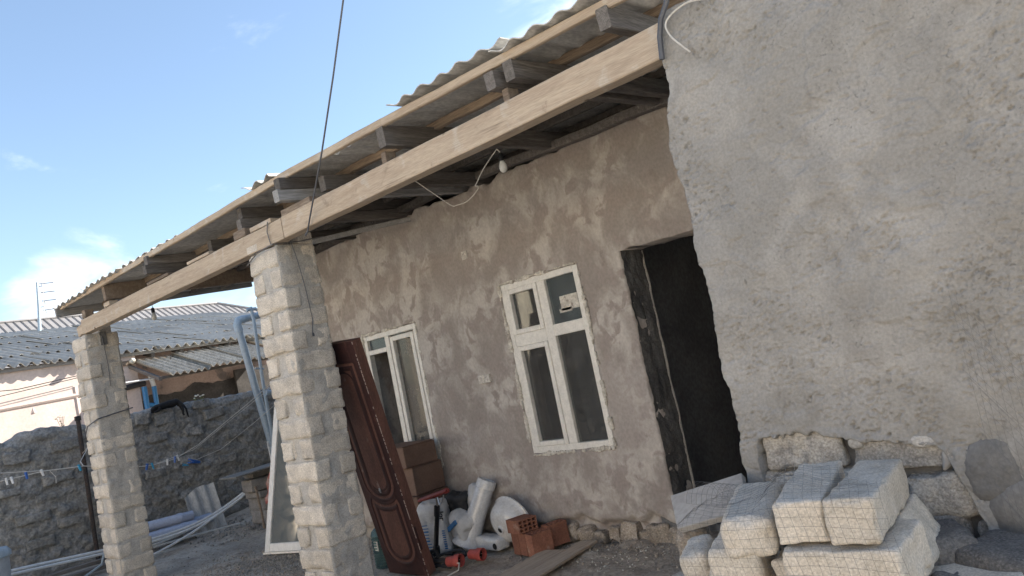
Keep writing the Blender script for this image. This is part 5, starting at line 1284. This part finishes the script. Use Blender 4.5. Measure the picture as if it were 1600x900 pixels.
# water bottle behind the door
wb = thing('water_bottle', 'large ribbed teal water bottle behind the foot of the maroon door', 'bottle', (-6.42, 4.62, 0))
pr = [(.09, 0)]
for k in range(11): pr += [(.105, .01+k*.026), (.105, .022+k*.026), (.096, .027+k*.026)]
pr += [(.105, .31), (.09, .35), (.03, .40), (.028, .43)]
b = MB(); b.lathe(pr, 20, (-6.42, 4.62, 0), cap0=True, cap1=True); b.build('body', M['bottle'], wb, smooth=True)
b = MB(); b.box((-6.40, 4.523, .22), (.06, .004, .09)); b.build('paper_label', M['filler'], wb)

# ------------------------------------------------------------------ bulbs, cables and cords
def smooth(pts, k=5):
    o = []; n = len(pts)
    for i in range(n-1):
        a, p0, p1_, d = (Vector(pts[max(0, min(n-1, i+q))]) for q in (-1, 0, 1, 2))
        for j in range(k):
            t = j/k; o.append(.5*((2*p0)+(-a+p1_)*t+(2*a-5*p0+4*p1_-d)*t*t+(-a+3*p0-3*p1_+d)*t**3))
    return o+[Vector(pts[-1])]
def bulb(x, y, z, lab, wire):
    t = thing('light_bulb', lab, 'light bulb', (x, y, z)); 
    b = MB(); b.lathe([(.001, -.058), (.014, -.055), (.026, -.042), (.032, -.022), (.030, 0), (.020, .024), (.014, .036)], 16, (x, y, z)); b.build('glass_bulb', M['bulb'], t, smooth=True)
    b = MB(); b.lathe([(.017, .034), (.022, .04), (.021, .085), (.010, .10), (.001, .102)], 12, (x, y, z)); b.build('socket', M['black_plastic'], t, smooth=True)
    b = MB(); b.tube(smooth(wire), .004, 5); b.build('flex', M['cable_white'], t, smooth=True)
bulb(-3.855, 4.5, 3.165, 'unlit bulb in a black socket hanging under the roof before the house wall', [(-3.85, 4.5, 3.26), (-3.88, 4.5, 3.30), (-3.905, 4.5, 3.29), (-4.06, 4.5, 3.20), (-4.15, 4.5, 3.125), (-4.18, 4.5, 3.10), (-4.155, 4.5, 3.09), (-4.17, 4.5, 3.06), (-4.30, 4.5, 3.01), (-4.42, 4.5, 3.012), (-4.49, 4.5, 3.03), (-4.65, 4.5, 3.17), (-4.80, 4.45, 3.33)])
bulb(-9.59, 4.2, 3.10, 'unlit bulb in a black socket hanging at the far left end of the roof', [(-9.59, 4.2, 3.20), (-9.56, 4.2, 3.38)])
b = MB(); b.tube([(-5.10, 3.485, 2.955), (-5.06, 3.485, 2.98), (-4.99, 3.47, 3.05), (-4.32, 3.2, 3.34), (-4.04, 3.2, 3.78), (-3.79, 3.2, 4.20), (-3.3, 3.2, 5.06)], .007, 6)
tag(b.build('overhead_cable', M['cable_grey'], None, smooth=True, loc=(-5.06, 3.48, 3)), 'dark overhead cable dropping from the sky to the beam', 'cable')
b = MB(); b.tube([(-5.53, 3.62, 3.10), (-5.545, 3.64, 3.0), (-5.535, 3.66, 2.86), (-5.53, 3.685, 2.62), (-5.53, 3.70, 2.35), (-5.535, 3.68, 2.24)], .0045, 5); b.box((-5.53, 3.68, 2.225), (.014, .014, .03))
tag(b.build('hanging_cord', M['cable_grey'], None, loc=(-5.53, 3.65, 3)), 'thin dark cord hanging down the near pillar', 'cord')
b = MB(); b.tube([(-5.6, 3.485, 3.0), (-5.62, 3.482, 3.12), (-5.60, 3.49, 3.20)], .005, 5); b.tube([(-6.02, 3.485, 2.93), (-5.8, 3.47, 2.99), (-5.55, 3.47, 3.0), (-5.52, 3.7, 3.01), (-5.45, 3.9, 3.03)], .006, 5)
tag(b.build('tie_wire', M['wire'], None, loc=(-5.8, 3.48, 2.99)), 'tie wire wrapped round the top of the near pillar', 'wire')
b = MB(); b.tube([(-10.38, 3.49, 1.80), (-10.15, 3.46, 1.93), (-9.895, 3.49, 1.99), (-9.88, 3.9, 2.05)], .008, 5); tag(b.build('binding_rope', M['cable_grey'], None, loc=(-10.1, 3.47, 1.9)), 'dark cord tied round the far left pillar', 'cord')
b = MB(); b.tube([(-9.885, 3.68, 2.96), (-9.885, 3.70, 2.6), (-9.885, 3.69, 2.35)], .005, 5); tag(b.build('short_cord', M['cable_grey'], None, loc=(-9.885, 3.7, 2.9)), 'short dark cord hanging from the pocket of the far left pillar', 'cord')
b = MB(); b.tube([(-1.66, 3.42, 3.42), (-1.70, 3.43, 3.24), (-1.755, 3.44, 3.18), (-1.785, 3.445, 3.10), (-1.80, 3.445, 2.99)], .014, 7); tag(b.build('black_cable', M['cable_grey'], None, smooth=True, loc=(-1.75, 3.44, 3.1)), 'thick dark cable running down the corner of the side room', 'cable')
b = MB(); b.tube(smooth([(-1.52, 3.44, 3.17), (-1.60, 3.435, 3.19), (-1.69, 3.435, 3.175), (-1.735, 3.435, 3.14), (-1.725, 3.435, 3.08), (-1.68, 3.435, 3.01), (-1.65, 3.45, 2.965)]), .0048, 6); tag(b.build('white_wire', M['cable_white'], None, smooth=True, loc=(-1.7, 3.44, 3.1)), 'white wire curling over the top corner of the side room', 'wire')
b = MB(); b.tube([(-1.72, 3.44, 3.30), (-1.60, 3.44, 3.265), (-1.55, 3.44, 3.25)], [.004, .012, .016], 6); b.box((-1.54, 3.45, 3.24), (.03, .05, .05), bev=.008); tag(b.build('insulator', M['petal'], None, smooth=True, loc=(-1.55, 3.44, 3.25)), 'small white insulator bracket at the top corner of the side room', 'insulator')
